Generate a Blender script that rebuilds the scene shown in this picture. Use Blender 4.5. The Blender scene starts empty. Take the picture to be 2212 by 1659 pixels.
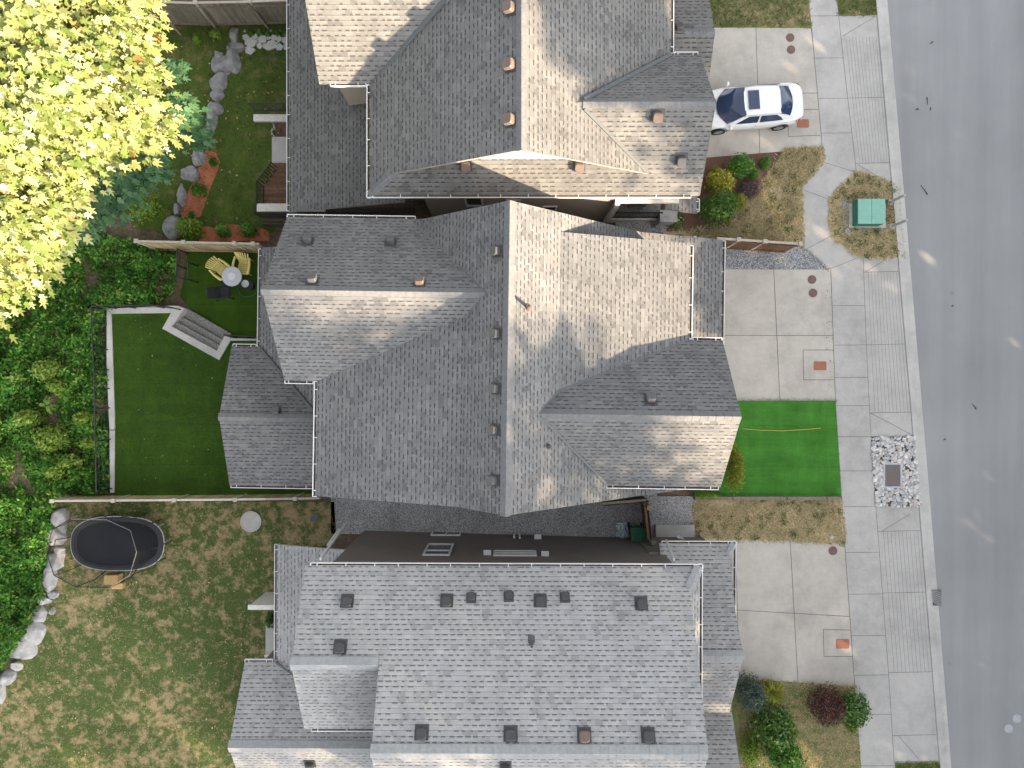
import bpy, math, random
import numpy as np
from mathutils import Vector, Matrix, noise as mnoise
R = math.radians
random.seed(7); rng = np.random.default_rng(7)
SC = bpy.context.scene
COL = SC.collection
# ------------------------------------------------------------------ camera
H = 31.0; F = 1518.0; CX = 1106.0; CY = 829.5
cd = bpy.data.cameras.new('camera'); cam = bpy.data.objects.new('camera', cd); COL.objects.link(cam)
cam.location = (0, 0, H); cam.rotation_euler = (0, 0, 0)
cd.sensor_fit = 'HORIZONTAL'; cd.sensor_width = 36.0; cd.lens = 36.0 * F / 2212.0
cd.clip_start = .5; cd.clip_end = 1500
SC.camera = cam
# ------------------------------------------------------------------ sky, sun, exposure
SUN_EL = R(20.5); SUN_AZ = R(-37.0)          # azimuth from +x towards +y
world = bpy.data.worlds.new('World'); SC.world = world; world.use_nodes = True
nt = world.node_tree
bg = nt.nodes['Background']
sky = nt.nodes.new('ShaderNodeTexSky'); sky.sky_type = 'NISHITA'; sky.sun_disc = False
sky.sun_elevation = SUN_EL; sky.sun_rotation = R(90) - SUN_AZ
sky.air_density = 1.0; sky.dust_density = 3.0; sky.ozone_density = 1.0
hs = nt.nodes.new('ShaderNodeHueSaturation'); hs.inputs['Saturation'].default_value = .18
nt.links.new(sky.outputs['Color'], hs.inputs['Color']); nt.links.new(hs.outputs['Color'], bg.inputs['Color'])
bg.inputs['Strength'].default_value = 0.12
sd = bpy.data.lights.new('sun', 'SUN'); sun = bpy.data.objects.new('sun', sd); COL.objects.link(sun)
sd.energy = 4.4; sd.angle = R(.6); sd.color = (1.0, .77, .52)
SDIR = Vector((math.cos(SUN_AZ) * math.cos(SUN_EL), math.sin(SUN_AZ) * math.cos(SUN_EL), math.sin(SUN_EL)))
sun.rotation_euler = SDIR.to_track_quat('Z', 'Y').to_euler(); sun.location = (60, -45, 40)
vs = SC.view_settings
SC.display_settings.display_device = 'sRGB'
vs.view_transform = 'Standard'; vs.look = 'None'; vs.gamma = 1; vs.exposure = 2.26
SC.cycles.max_bounces = 6; SC.cycles.diffuse_bounces = 3
# ------------------------------------------------------------------ helpers
def P(px, py, z=0.0):
    k = (H - z) / F
    return Vector(((px - CX) * k, (CY - py) * k, z))
def gz(x):
    return 0.0 if x > 5 else (-1.4 if x < -8 else -1.4 * (5 - x) / 13.0)
def G(px, py, off=0.0):
    z = 0.0
    for _ in range(25):
        p = P(px, py, z); z = gz(p.x) + off
    return P(px, py, z)
def c00(x, y, z=-1.4): return P(x / 3, y / 3, z)
def c01(x, y, z=-1.4): return P(x / 3, 553 + y / 3, z)
def c02(x, y, z=-1.4): return P(x / 3, 1106 + y / 3, z)
def D00(x, y): return (x / 3, y / 3)

def tag(o, label=None, cat=None, group=None, kind=None):
    if label: o['label'] = label
    if cat: o['category'] = cat
    if group: o['group'] = group
    if kind: o['kind'] = kind
    return o
def thing(name, label, cat, loc=(0, 0, 0), rz=0.0, group=None):
    o = bpy.data.objects.new(name, None); COL.objects.link(o)
    o.empty_display_size = .2
    o.location = loc; o.rotation_euler = (0, 0, rz)
    o['M'] = 0; del o['M']
    return tag(o, label, cat, group)
def rootmat(o):
    m = Matrix.Translation(o.location) @ o.rotation_euler.to_matrix().to_4x4()
    return rootmat(o.parent) @ m if o.parent else m

class MB:
    def __init__(s): s.v = []; s.f = []; s.m = []; s.uv = {}
    def add(s, vs_, fs, mi=0):
        b = len(s.v); s.v += [tuple(q) for q in vs_]
        for f in fs: s.f.append(tuple(b + i for i in f)); s.m.append(mi)
        return b
    def box(s, c, size, rz=0.0, mi=0, M=None):
        x, y, z = size[0] / 2, size[1] / 2, size[2] / 2
        pts = [Vector(q) for q in ((-x, -y, -z), (x, -y, -z), (x, y, -z), (-x, y, -z), (-x, -y, z), (x, -y, z), (x, y, z), (-x, y, z))]
        T = M if M is not None else Matrix.Rotation(rz, 3, 'Z')
        pts = [T @ q + Vector(c) for q in pts]
        s.add(pts, [(0, 3, 2, 1), (4, 5, 6, 7), (0, 1, 5, 4), (1, 2, 6, 5), (2, 3, 7, 6), (3, 0, 4, 7)], mi)
    def bar(s, a, b, w, h, mi=0):
        a = Vector(a); b = Vector(b); d = b - a; L = d.length
        if L < 1e-6: return
        x = d / L; up = Vector((0, 0, 1))
        if abs(x.z) > .95: up = Vector((1, 0, 0))
        y = up.cross(x).normalized(); z = x.cross(y)
        M = Matrix((x, y, z)).transposed()
        s.box((a + b) / 2, (L, w, h), mi=mi, M=M)
    def prism(s, poly, z0, z1, mi=0, miside=None):
        n = len(poly); miside = mi if miside is None else miside
        b = [(p[0], p[1], z0) for p in poly] + [(p[0], p[1], z1) for p in poly]
        k = len(s.v); s.v += b
        s.f.append(tuple(k + n + i for i in range(n))); s.m.append(mi)
        s.f.append(tuple(k + i for i in reversed(range(n)))); s.m.append(mi)
        for i in range(n):
            j = (i + 1) % n
            s.f.append((k + i, k + j, k + n + j, k + n + i)); s.m.append(miside)
    def extr(s, prof, axis, a, b, T, mi=0):
        """profile (u,z) extruded along the other horizontal axis; T maps house-frame points to world"""
        n = len(prof); k = len(s.v)
        for t in (a, b):
            for (u, z) in prof:
                s.v.append(tuple(T(Vector((u, t, z)) if axis == 'y' else Vector((t, u, z)))))
        s.f.append(tuple(k + i for i in range(n))); s.m.append(mi)
        s.f.append(tuple(k + n + i for i in reversed(range(n)))); s.m.append(mi)
        for i in range(n):
            j = (i + 1) % n
            s.f.append((k + j, k + i, k + n + i, k + n + j)); s.m.append(mi)
    def tube(s, pts, r, n=8, mi=0, caps=True):
        pts = [Vector(p) for p in pts]
        rs = r if isinstance(r, (list, tuple)) else [r] * len(pts)
        k = len(s.v)
        for i, p in enumerate(pts):
            d = (pts[min(i + 1, len(pts) - 1)] - pts[max(i - 1, 0)]).normalized()
            up = Vector((0, 0, 1)) if abs(d.z) < .9 else Vector((1, 0, 0))
            a = up.cross(d).normalized(); b = d.cross(a)
            for j in range(n):
                t = 2 * math.pi * j / n
                s.v.append(tuple(p + (a * math.cos(t) + b * math.sin(t)) * rs[i]))
        for i in range(len(pts) - 1):
            for j in range(n):
                j2 = (j + 1) % n
                s.f.append((k + i * n + j, k + i * n + j2, k + (i + 1) * n + j2, k + (i + 1) * n + j)); s.m.append(mi)
        if caps:
            s.f.append(tuple(k + j for j in reversed(range(n)))); s.m.append(mi)
            e = k + (len(pts) - 1) * n
            s.f.append(tuple(e + j for j in range(n))); s.m.append(mi)
    def lathe(s, c, prof, n=24, mi=0, sx=1, sy=1, rz=0):
        k = len(s.v); c = Vector(c)
        for (r, z) in prof:
            for j in range(n):
                t = 2 * math.pi * j / n
                x, y = r * math.cos(t) * sx, r * math.sin(t) * sy
                s.v.append((c.x + x * math.cos(rz) - y * math.sin(rz), c.y + x * math.sin(rz) + y * math.cos(rz), c.z + z))
        for i in range(len(prof) - 1):
            for j in range(n):
                j2 = (j + 1) % n
                s.f.append((k + i * n + j, k + i * n + j2, k + (i + 1) * n + j2, k + (i + 1) * n + j)); s.m.append(mi)
        s.f.append(tuple(k + j for j in reversed(range(n)))); s.m.append(mi)
        e = k + (len(prof) - 1) * n
        s.f.append(tuple(e + j for j in range(n))); s.m.append(mi)
    def build(s, name, mats, parent=None, smooth=False, bevel=0):
        me = bpy.data.meshes.new(name)
        vv = s.v
        if parent is not None:
            inv = rootmat(parent).inverted()
            vv = [tuple(inv @ Vector(q)) for q in vv]
            origin = None
        else:
            a = np.array(vv); c = Vector(((a[:, 0].min() + a[:, 0].max()) / 2, (a[:, 1].min() + a[:, 1].max()) / 2, a[:, 2].min()))
            vv = [tuple(Vector(q) - c) for q in vv]; origin = c
        me.from_pydata(vv, [], s.f)
        mats = mats if isinstance(mats, (list, tuple)) else [mats]
        for m in mats: me.materials.append(m)
        me.polygons.foreach_set('material_index', s.m)
        if s.uv:
            uvl = me.uv_layers.new(name='UVMap')
            for fi, co in s.uv.items():
                for li, q in zip(me.polygons[fi].loop_indices, co): uvl.data[li].uv = q
        if smooth: me.polygons.foreach_set('use_smooth', [True] * len(s.f))
        me.update()
        o = bpy.data.objects.new(name, me); COL.objects.link(o)
        if origin is not None: o.location = origin
        if parent is not None: o.parent = parent
        if bevel:
            b = o.modifiers.new('bevel', 'BEVEL'); b.width = bevel; b.segments = 2; b.limit_method = 'ANGLE'
        return o

def nparr(name, V, faces_n, mats, parent=None, smooth=False, mi=None):
    """V: (N,k,3) leaves, each one n-gon of k verts, in world coordinates"""
    N, k, _ = V.shape
    me = bpy.data.meshes.new(name)
    co = V.reshape(-1, 3).astype(np.float64)
    origin = None
    if parent is not None:
        M = np.array(rootmat(parent).inverted()); co = co @ M[:3, :3].T + M[:3, 3]
    else:
        c = co.mean(0); c[2] = co[:, 2].min(); origin = c; co = co - c
    me.vertices.add(len(co)); me.vertices.foreach_set('co', co.ravel())
    me.loops.add(N * k); me.loops.foreach_set('vertex_index', np.arange(N * k, dtype=np.int32))
    me.polygons.add(N); me.polygons.foreach_set('loop_start', np.arange(0, N * k, k, dtype=np.int32))
    for m in (mats if isinstance(mats, (list, tuple)) else [mats]): me.materials.append(m)
    if mi is not None: me.polygons.foreach_set('material_index', mi.astype(np.int32))
    me.update(); me.validate()
    o = bpy.data.objects.new(name, me); COL.objects.link(o)
    if origin is not None: o.location = tuple(origin)
    if parent is not None: o.parent = parent
    return o
# leaf templates (unit size, x = length from the stalk, z bends down)
def tmpl_leaf():
    return np.array([(0, 0, 0), (.45, .28, .04), (1, 0, -.12), (.45, -.28, .04)])
def tmpl_maple():
    pts = [(-.05, 0)]
    for a, r in ((-118, .6), (-88, .3), (-58, .92), (-28, .36), (-12, .8), (0, 1.08), (12, .8), (28, .36), (58, .92), (88, .3), (118, .6)):
        pts.append((r * math.cos(R(a)) * .6 + .35, r * math.sin(R(a)) * .6))
    return np.array([(x, y, -.18 * x * x - .12 * abs(y)) for x, y in pts])
LEAF = tmpl_leaf(); MAPLE = tmpl_maple()
def place_leaves(T, pos, nrm, size, yaw=None):
    """orient template T at each pos: z axis = nrm, x axis random or given direction"""
    n = len(pos); nrm = nrm / np.linalg.norm(nrm, axis=1, keepdims=True)
    if yaw is None:
        d = rng.normal(size=(n, 3))
    else: d = yaw
    x = d - nrm * (d * nrm).sum(1, keepdims=True); x /= np.linalg.norm(x, axis=1, keepdims=True) + 1e-9
    y = np.cross(nrm, x)
    sz = size if np.ndim(size) else np.full(n, size)
    V = (T[None, :, 0, None] * x[:, None, :] + T[None, :, 1, None] * y[:, None, :] + T[None, :, 2, None] * nrm[:, None, :]) * sz[:, None, None]
    return V + pos[:, None, :]
def inpoly(pts, poly):
    x, y = pts[:, 0], pts[:, 1]; c = np.zeros(len(pts), bool); n = len(poly)
    for i in range(n):
        x0, y0 = poly[i][:2]; x1, y1 = poly[(i + 1) % n][:2]
        m = ((y0 > y) != (y1 > y)) & (x < (x1 - x0) * (y - y0) / (y1 - y0 + 1e-12) + x0)
        c ^= m
    return c
def sample_poly(poly, n):
    a = np.array([p[:2] for p in poly]); lo, hi = a.min(0), a.max(0); out = np.zeros((0, 2))
    while len(out) < n:
        q = rng.uniform(lo, hi, size=(n * 2, 2)); out = np.vstack([out, q[inpoly(q, poly)]])
    return out[:n]
# ------------------------------------------------------------------ materials
class NT:
    def __init__(s, name):
        s.mat = bpy.data.materials.new(name); s.mat.use_nodes = True; s.t = s.mat.node_tree
        s.b = s.t.nodes['Principled BSDF']
    def n(s, typ, **kw):
        nd = s.t.nodes.new(typ)
        for k, v in kw.items(): setattr(nd, k, v)
        return nd
    def l(s, a, b): s.t.links.new(a, b)
    def math(s, op, a, b=None, c=None):
        nd = s.n('ShaderNodeMath', operation=op)
        for i, q in enumerate((a, b, c)):
            if q is None: continue
            if isinstance(q, (int, float)): nd.inputs[i].default_value = q
            else: s.l(q, nd.inputs[i])
        return nd.outputs[0]
    def ramp(s, fac, stops, interp='LINEAR'):
        nd = s.n('ShaderNodeValToRGB'); cr = nd.color_ramp; cr.interpolation = interp
        while len(cr.elements) < len(stops): cr.elements.new(.5)
        for e, (p, c) in zip(cr.elements, stops):
            e.position = p; e.color = (c, c, c, 1) if isinstance(c, (int, float)) else (*c, 1)
        s.l(fac, nd.inputs[0]); return nd.outputs['Color']
    def noise(s, scale, detail=4, rough=.55, vec=None, dist=0):
        nd = s.n('ShaderNodeTexNoise'); nd.inputs['Scale'].default_value = scale
        nd.inputs['Detail'].default_value = detail; nd.inputs['Roughness'].default_value = rough; nd.inputs['Distortion'].default_value = dist
        s.l(vec if vec is not None else s.pos(), nd.inputs['Vector']); return nd.outputs['Fac']
    def pos(s):
        return s.n('ShaderNodeNewGeometry').outputs['Position']
    def mix(s, fac, a, b, typ='MIX'):
        nd = s.n('ShaderNodeMix', data_type='RGBA', blend_type=typ)
        for sock, q in ((nd.inputs[0], fac), (nd.inputs[6], a), (nd.inputs[7], b)):
            if isinstance(q, (int, float)): sock.default_value = q
            elif isinstance(q, tuple): sock.default_value = (*q, 1)
            else: s.l(q, sock)
        return nd.outputs[2]
    def bump(s, h, strength=.5, dist=.02):
        nd = s.n('ShaderNodeBump'); nd.inputs['Strength'].default_value = strength; nd.inputs['Distance'].default_value = dist
        s.l(h, nd.inputs['Height']); s.l(nd.outputs[0], s.b.inputs['Normal'])
    def fin(s, col=None, rough=.8, spec=.3, metal=0):
        if col is not None:
            if isinstance(col, tuple): s.b.inputs['Base Color'].default_value = (*col, 1)
            else: s.l(col, s.b.inputs['Base Color'])
        s.b.inputs['Roughness'].default_value = rough; s.b.inputs['Specular IOR Level'].default_value = spec
        s.b.inputs['Metallic'].default_value = metal
        return s.mat
def nmat(name, stops, scale=6, detail=5, rough=.85, bump=0, bscale=None, big=None, bigscale=.6, spec=.25, metal=0, dist=0):
    q = NT(name); f = q.noise(scale, detail, .6, dist=dist); c = q.ramp(f, stops)
    if big is not None:
        g = q.ramp(q.noise(bigscale, 3, .5), [(.3, big[0]), (.7, big[1])]); c = q.mix(1.0, c, g, 'MULTIPLY')
    if bump:
        q.bump(q.noise(bscale or scale * 3, 4, .6), bump, .03)
    return q.fin(c, rough, spec, metal)
def flat(name, col, rough=.5, spec=.4, metal=0, var=.15, scale=9):
    a = tuple(x * (1 - var) for x in col); b = tuple(min(1, x * (1 + var)) for x in col)
    return nmat(name, [(.3, a), (.7, b)], scale, 4, rough, spec=spec, metal=metal)
def shingle_mat(name, dark, mid, light, E=.165, W=.26, tint=(1, 1, 1)):
    q = NT(name); uv = q.n('ShaderNodeUVMap', uv_map='UVMap').outputs[0]
    sp = q.n('ShaderNodeSeparateXYZ'); q.l(uv, sp.inputs[0]); u, v = sp.outputs[0], sp.outputs[1]
    vr = q.math('DIVIDE', v, E); row = q.math('FLOOR', vr); fv = q.math('FRACT', vr)
    w1 = q.n('ShaderNodeTexWhiteNoise', noise_dimensions='1D'); q.l(row, w1.inputs['W'])
    uu = q.math('ADD', q.math('DIVIDE', u, W), q.math('MULTIPLY', w1.outputs['Value'], 9.0))
    # irregular tab widths
    cm = q.n('ShaderNodeCombineXYZ'); q.l(q.math('MULTIPLY', uu, .9), cm.inputs[0]); q.l(q.math('MULTIPLY', row, 7.3), cm.inputs[1])
    wob = q.noise(1.0, 1, .5, cm.outputs[0]); uu = q.math('ADD', uu, q.math('MULTIPLY', wob, .5))
    col = q.math('FLOOR', uu); fu = q.math('FRACT', uu)
    cc = q.n('ShaderNodeCombineXYZ'); q.l(col, cc.inputs[0]); q.l(row, cc.inputs[1])
    w2 = q.n('ShaderNodeTexWhiteNoise', noise_dimensions='2D'); q.l(cc.outputs[0], w2.inputs['Vector'])
    rnd = w2.outputs['Value']
    tone = q.ramp(rnd, [(0, dark), (.08, dark), (.16, mid), (.74, mid), (.8, light), (1, light)])
    big = q.ramp(q.noise(.45, 6, .7), [(.28, .78), (.5, .98), (.72, 1.1)])
    fine = q.ramp(q.noise(30, 3, .7), [(.3, .9), (.7, 1.1)])
    c = q.mix(1, q.mix(1, tone, big, 'MULTIPLY'), fine, 'MULTIPLY')
    # streaks down the slope (algae, dust), and a batch tone for each bundle of shingles
    cs = q.n('ShaderNodeCombineXYZ'); q.l(q.math('MULTIPLY', u, 2.6), cs.inputs[0]); q.l(q.math('MULTIPLY', v, .3), cs.inputs[1])
    st = q.ramp(q.noise(1.0, 5, .65, cs.outputs[0]), [(.3, .86), (.5, 1.0), (.7, 1.05)]); c = q.mix(1, c, st, 'MULTIPLY')
    # raised tabs: printed band with shade painted low on the tab, painted butt shadow beneath it, painted highlight on the upper edge
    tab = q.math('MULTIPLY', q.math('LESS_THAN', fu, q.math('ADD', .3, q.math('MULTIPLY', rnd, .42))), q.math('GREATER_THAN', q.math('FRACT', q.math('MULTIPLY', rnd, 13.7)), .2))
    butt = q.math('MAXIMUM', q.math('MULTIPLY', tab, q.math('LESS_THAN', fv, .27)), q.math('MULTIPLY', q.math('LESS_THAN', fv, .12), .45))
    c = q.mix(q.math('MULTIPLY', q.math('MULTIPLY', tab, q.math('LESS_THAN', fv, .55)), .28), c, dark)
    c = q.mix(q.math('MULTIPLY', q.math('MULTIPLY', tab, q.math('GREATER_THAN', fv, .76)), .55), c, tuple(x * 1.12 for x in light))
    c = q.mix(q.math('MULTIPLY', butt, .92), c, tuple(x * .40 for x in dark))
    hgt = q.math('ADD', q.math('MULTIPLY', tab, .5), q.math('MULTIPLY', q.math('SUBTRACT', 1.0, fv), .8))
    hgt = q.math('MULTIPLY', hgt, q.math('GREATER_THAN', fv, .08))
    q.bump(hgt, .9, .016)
    return q.fin(c, .92, .2)
def leaf_mat(name, stops, trans=.3, rough=.5, big=None, bigscale=.7, spec=.35):
    q = NT(name); isl = q.n('ShaderNodeNewGeometry').outputs['Random Per Island']
    c = q.ramp(isl, stops)
    if big: c = q.mix(1, c, q.ramp(q.noise(bigscale, 3, .6), [(.35, big[0]), (.65, big[1])]), 'MULTIPLY')
    q.fin(c, rough, spec)
    if trans:
        tr = q.n('ShaderNodeBsdfTranslucent'); q.l(c, tr.inputs['Color'])
        ms = q.n('ShaderNodeMixShader'); ms.inputs[0].default_value = trans
        q.l(q.b.outputs[0], ms.inputs[1]); q.l(tr.outputs[0], ms.inputs[2])
        out = q.t.nodes['Material Output']; q.l(ms.outputs[0], out.inputs['Surface'])
    return q.mat
def island_mat(name, stops, rough=.8, bscale=20, bump=.3):
    q = NT(name); isl = q.n('ShaderNodeNewGeometry').outputs['Random Per Island']
    c = q.ramp(isl, stops); c = q.mix(1, c, q.ramp(q.noise(bscale, 4, .6), [(.3, .75), (.7, 1.2)]), 'MULTIPLY')
    q.bump(q.noise(bscale, 4, .6), bump, .02); return q.fin(c, rough, .3)
def concrete_mat(name, a, b, stain=.76):
    q = NT(name); c = q.ramp(q.noise(3.0, 8, .72), [(.28, a), (.72, b)])
    c = q.mix(1, c, q.ramp(q.noise(.5, 7, .7), [(.3, stain), (.55, 1.0), (.7, 1.06)]), 'MULTIPLY')
    c = q.mix(1, c, q.ramp(q.noise(55, 4, .75), [(.3, .88), (.7, 1.1)]), 'MULTIPLY')
    c = q.mix(q.ramp(q.noise(1.7, 4, .6), [(.66, 0.0), (.76, .35)]), c, (.34, .27, .19))          # rusty, dusty stains
    c = q.mix(q.ramp(q.noise(4.3, 3, .6), [(.70, 0.0), (.74, .4)]), c, (.2, .195, .185))          # drips
    q.bump(q.noise(70, 3, .7), .25, .01); return q.fin(c, .88, .25)
def gravel_mat(name, stops, scale=28):
    q = NT(name); vo = q.n('ShaderNodeTexVoronoi'); vo.inputs['Scale'].default_value = scale; q.l(q.pos(), vo.inputs['Vector'])
    sepc = q.n('ShaderNodeSeparateColor'); q.l(vo.outputs['Color'], sepc.inputs[0])
    c = q.ramp(sepc.outputs[0], stops)
    c = q.mix(1, c, q.ramp(vo.outputs['Distance'], [(.0, 1.1), (.55, .8), (.8, .35)]), 'MULTIPLY')
    c = q.mix(1, c, q.ramp(q.noise(.8, 4, .6), [(.3, .85), (.7, 1.1)]), 'MULTIPLY')
    h = q.math('SUBTRACT', 1.0, vo.outputs['Distance']); q.bump(h, .8, .03); return q.fin(c, .9, .2)
def lawn_mat(name, grass, dry, soil, dryness=.5, patch=1.1, dsoft=.1, fine=16):
    q = NT(name)
    g = q.ramp(q.noise(fine, 5, .7), [(.3, tuple(x * .62 for x in grass)), (.7, tuple(x * 1.35 for x in grass))])
    d = q.ramp(q.noise(fine * 1.3, 5, .7), [(.3, tuple(x * .66 for x in dry)), (.72, tuple(x * 1.22 for x in dry))])
    pm = q.math('ADD', q.math('MULTIPLY', q.noise(patch * 2.3, 8, .66), .72), q.math('MULTIPLY', q.noise(.2, 3, .5), .28))
    m = q.ramp(pm, [(max(0, dryness - dsoft), 1.0), (min(1, dryness + dsoft), 0.0)])
    c = q.mix(m, g, d)
    sm = q.ramp(q.noise(patch * 2.3, 6, .7), [(.62, 0.0), (.72, .75)]); c = q.mix(sm, c, soil)
    c = q.mix(1, c, q.ramp(q.noise(.35, 3, .5), [(.3, .85), (.7, 1.1)]), 'MULTIPLY')
    q.bump(q.noise(fine * 3, 4, .7), .7, .04); return q.fin(c, .95, .1)
M = {}
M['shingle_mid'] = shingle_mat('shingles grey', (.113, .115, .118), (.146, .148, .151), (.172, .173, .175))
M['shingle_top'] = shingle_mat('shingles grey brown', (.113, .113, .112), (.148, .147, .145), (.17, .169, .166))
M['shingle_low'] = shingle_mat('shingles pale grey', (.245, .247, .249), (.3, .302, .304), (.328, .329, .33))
M['cap'] = nmat('ridge cap shingle', [(.3, (.12, .125, .13)), (.7, (.165, .168, .172))], 8, 4, .92, .3)
M['cap_low'] = nmat('pale ridge cap shingle', [(.3, (.23, .24, .245)), (.7, (.30, .31, .315))], 8, 4, .92, .3)
M['fascia'] = flat('fascia board', (.30, .27, .24), .7)
M['white'] = flat('white painted metal', (.64, .64, .65), .45, var=.06)
M['debris'] = nmat('gutter debris', [(.35, (.03, .027, .024)), (.6, (.12, .09, .06)), (.75, (.25, .2, .15))], 14, 5, .95)
M['flash'] = flat('valley flashing', (.085, .095, .10), .6)
M['wall_top'] = nmat('tan lap siding', [(.3, (.36, .31, .26)), (.7, (.40, .345, .29))], 2, 4, .8)
M['wall_mid'] = nmat('grey siding', [(.3, (.2, .19, .18)), (.7, (.24, .23, .22))], 2, 4, .8)
M['wall_low'] = nmat('dark brown stucco', [(.3, (.16, .144, .13)), (.7, (.18, .162, .147))], 2, 4, .85)
M['gable_sunlit'] = flat('sunlit gable siding', (.62, .61, .6), .7, var=.04)  # overexposed white of the sunlit gable put into its colour
M['cream'] = flat('cream trim', (.55, .53, .49), .6)
M['glass'] = flat('window glass', (.035, .04, .045), .08, .6, var=.2)
M['vent_dark'] = flat('dark vent plastic', (.05, .05, .052), .5)
M['vent_brown'] = flat('brown vent plastic', (.135, .098, .082), .45)
M['vent_grey'] = flat('grey vent metal', (.085, .085, .088), .35)
M['pipe_rust'] = flat('rusty pipe', (.11, .065, .05), .7)
M['concrete'] = concrete_mat('driveway concrete', (.44, .41, .37), (.52, .49, .445))
M['walk'] = concrete_mat('pavement concrete', (.41, .40, .385), (.48, .465, .45))
M['kerb'] = concrete_mat('kerb concrete', (.45, .44, .42), (.52, .51, .49))
M['retain'] = concrete_mat('retaining wall concrete', (.38, .37, .35), (.47, .46, .44))
M['aggregate'] = gravel_mat('exposed aggregate', [(.1, (.24, .23, .22)), (.5, (.36, .35, .34)), (.9, (.48, .47, .45))], 45)
M['joint'] = flat('concrete joint', (.12, .115, .11), .9)
M['groove'] = flat('scored groove', (.27, .265, .255), .9)
def asphalt():
    q = NT('asphalt'); c = q.ramp(q.noise(38, 6, .8), [(.28, (.21, .213, .22)), (.5, (.305, .309, .317)), (.72, (.40, .405, .413))])
    c = q.mix(1, c, q.ramp(q.noise(.16, 6, .62), [(.3, .86), (.7, 1.06)]), 'MULTIPLY')
    mp = q.n('ShaderNodeMapping'); mp.inputs['Rotation'].default_value = (0, 0, R(4.6)); mp.inputs['Scale'].default_value = (.9, .05, 1); q.l(q.pos(), mp.inputs['Vector'])
    c = q.mix(1, c, q.ramp(q.noise(1.0, 4, .6, mp.outputs[0]), [(.32, .9), (.68, 1.06)]), 'MULTIPLY')    # worn wheel tracks
    oil = q.ramp(q.noise(1.1, 3, .5), [(.23, .66), (.28, 1.0)]); c = q.mix(1, c, oil, 'MULTIPLY')            # old drips
    q.bump(q.noise(80, 4, .75), .5, .012); return q.fin(c, .93, .2)
M['asphalt'] = asphalt()
def turf_mat(name, a, b, c_, rot=0.0):
    q = NT(name); c = q.ramp(q.noise(30, 6, .75), [(.25, a), (.5, b), (.75, c_)])
    for sc_, lo, hi in (((.25, 2.2, 1), .86, 1.1), ((2.0, .3, 1), .9, 1.08)):         # roll direction and combing
        mp = q.n('ShaderNodeMapping'); mp.inputs['Scale'].default_value = sc_; mp.inputs['Rotation'].default_value = (0, 0, rot); q.l(q.pos(), mp.inputs['Vector'])
        c = q.mix(1, c, q.ramp(q.noise(1.0, 4, .6, mp.outputs[0]), [(.35, lo), (.65, hi)]), 'MULTIPLY')
    sx = q.n('ShaderNodeSeparateXYZ'); q.l(q.pos(), sx.inputs[0])
    seam = q.math('LESS_THAN', q.math('FRACT', q.math('DIVIDE', sx.outputs[1], 1.83)), .014)
    c = q.mix(q.math('MULTIPLY', seam, .4), c, tuple(x * .5 for x in a))
    wear = q.ramp(q.noise(.9, 6, .7), [(.3, .78), (.5, 1.0), (.7, 1.2)]); c = q.mix(1, c, wear, 'MULTIPLY')
    q.bump(q.noise(90, 4, .7), .5, .03); return q.fin(c, .85, .1)
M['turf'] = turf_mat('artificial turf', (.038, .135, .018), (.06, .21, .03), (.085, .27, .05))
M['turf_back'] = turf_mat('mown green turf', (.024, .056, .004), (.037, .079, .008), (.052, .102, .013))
M['soil'] = nmat('soil', [(.3, (.075, .055, .036)), (.7, (.17, .125, .085))], 7, 6, .95, .6)
M['mulch'] = nmat('red bark mulch', [(.25, (.24, .07, .035)), (.5, (.44, .15, .08)), (.75, (.54, .23, .14))], 40, 5, .95, .8, 60)
M['mulch_brown'] = nmat('brown bark mulch', [(.25, (.07, .04, .03)), (.5, (.16, .085, .065)), (.75, (.25, .16, .13))], 40, 5, .95, .8, 60)
M['lawn_low'] = lawn_mat('patchy dry lawn', (.075, .105, .032), (.32, .245, .135), (.15, .115, .08), .475, 1.1, .055)
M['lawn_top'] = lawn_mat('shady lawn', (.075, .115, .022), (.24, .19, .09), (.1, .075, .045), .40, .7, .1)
M['lawn_dry'] = lawn_mat('straw coloured lawn', (.19, .20, .075), (.56, .44, .27), (.3, .23, .16), .62, 1.3, .12, 12)
M['lawn_mix'] = lawn_mat('mixed front lawn', (.10, .145, .04), (.38, .29, .17), (.2, .15, .11), .48, 1.0, .12, 14)
M['gravel'] = gravel_mat('pale crushed gravel', [(.1, (.22, .23, .24)), (.5, (.38, .39, .405)), (.9, (.52, .53, .54))], 24)
M['gravel_dark'] = gravel_mat('fine grey gravel', [(.1, (.28, .28, .285)), (.5, (.44, .44, .445)), (.9, (.58, .58, .585))], 30)
M['rock'] = nmat('grey granite', [(.25, (.12, .12, .122)), (.5, (.24, .24, .243)), (.75, (.34, .336, .33))], 3.5, 8, .9, .6, 9)
M['rock_pale'] = nmat('pale rock', [(.25, (.2, .195, .19)), (.5, (.33, .325, .325)), (.75, (.44, .43, .43))], 3.5, 8, .9, .6, 9)
M['flag'] = island_mat('flagstone', [(0, (.3, .31, .32)), (.4, (.42, .43, .43)), (.75, (.52, .52, .47)), (1, (.4, .4, .42))])
M['pebble'] = island_mat('river pebble', [(0, (.27, .275, .285)), (.25, (.42, .43, .44)), (.5, (.56, .55, .54)), (.7, (.68, .67, .66)), (.82, (.46, .36, .30)), (.92, (.33, .385, .41)), (1, (.74, .74, .73))])
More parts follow.
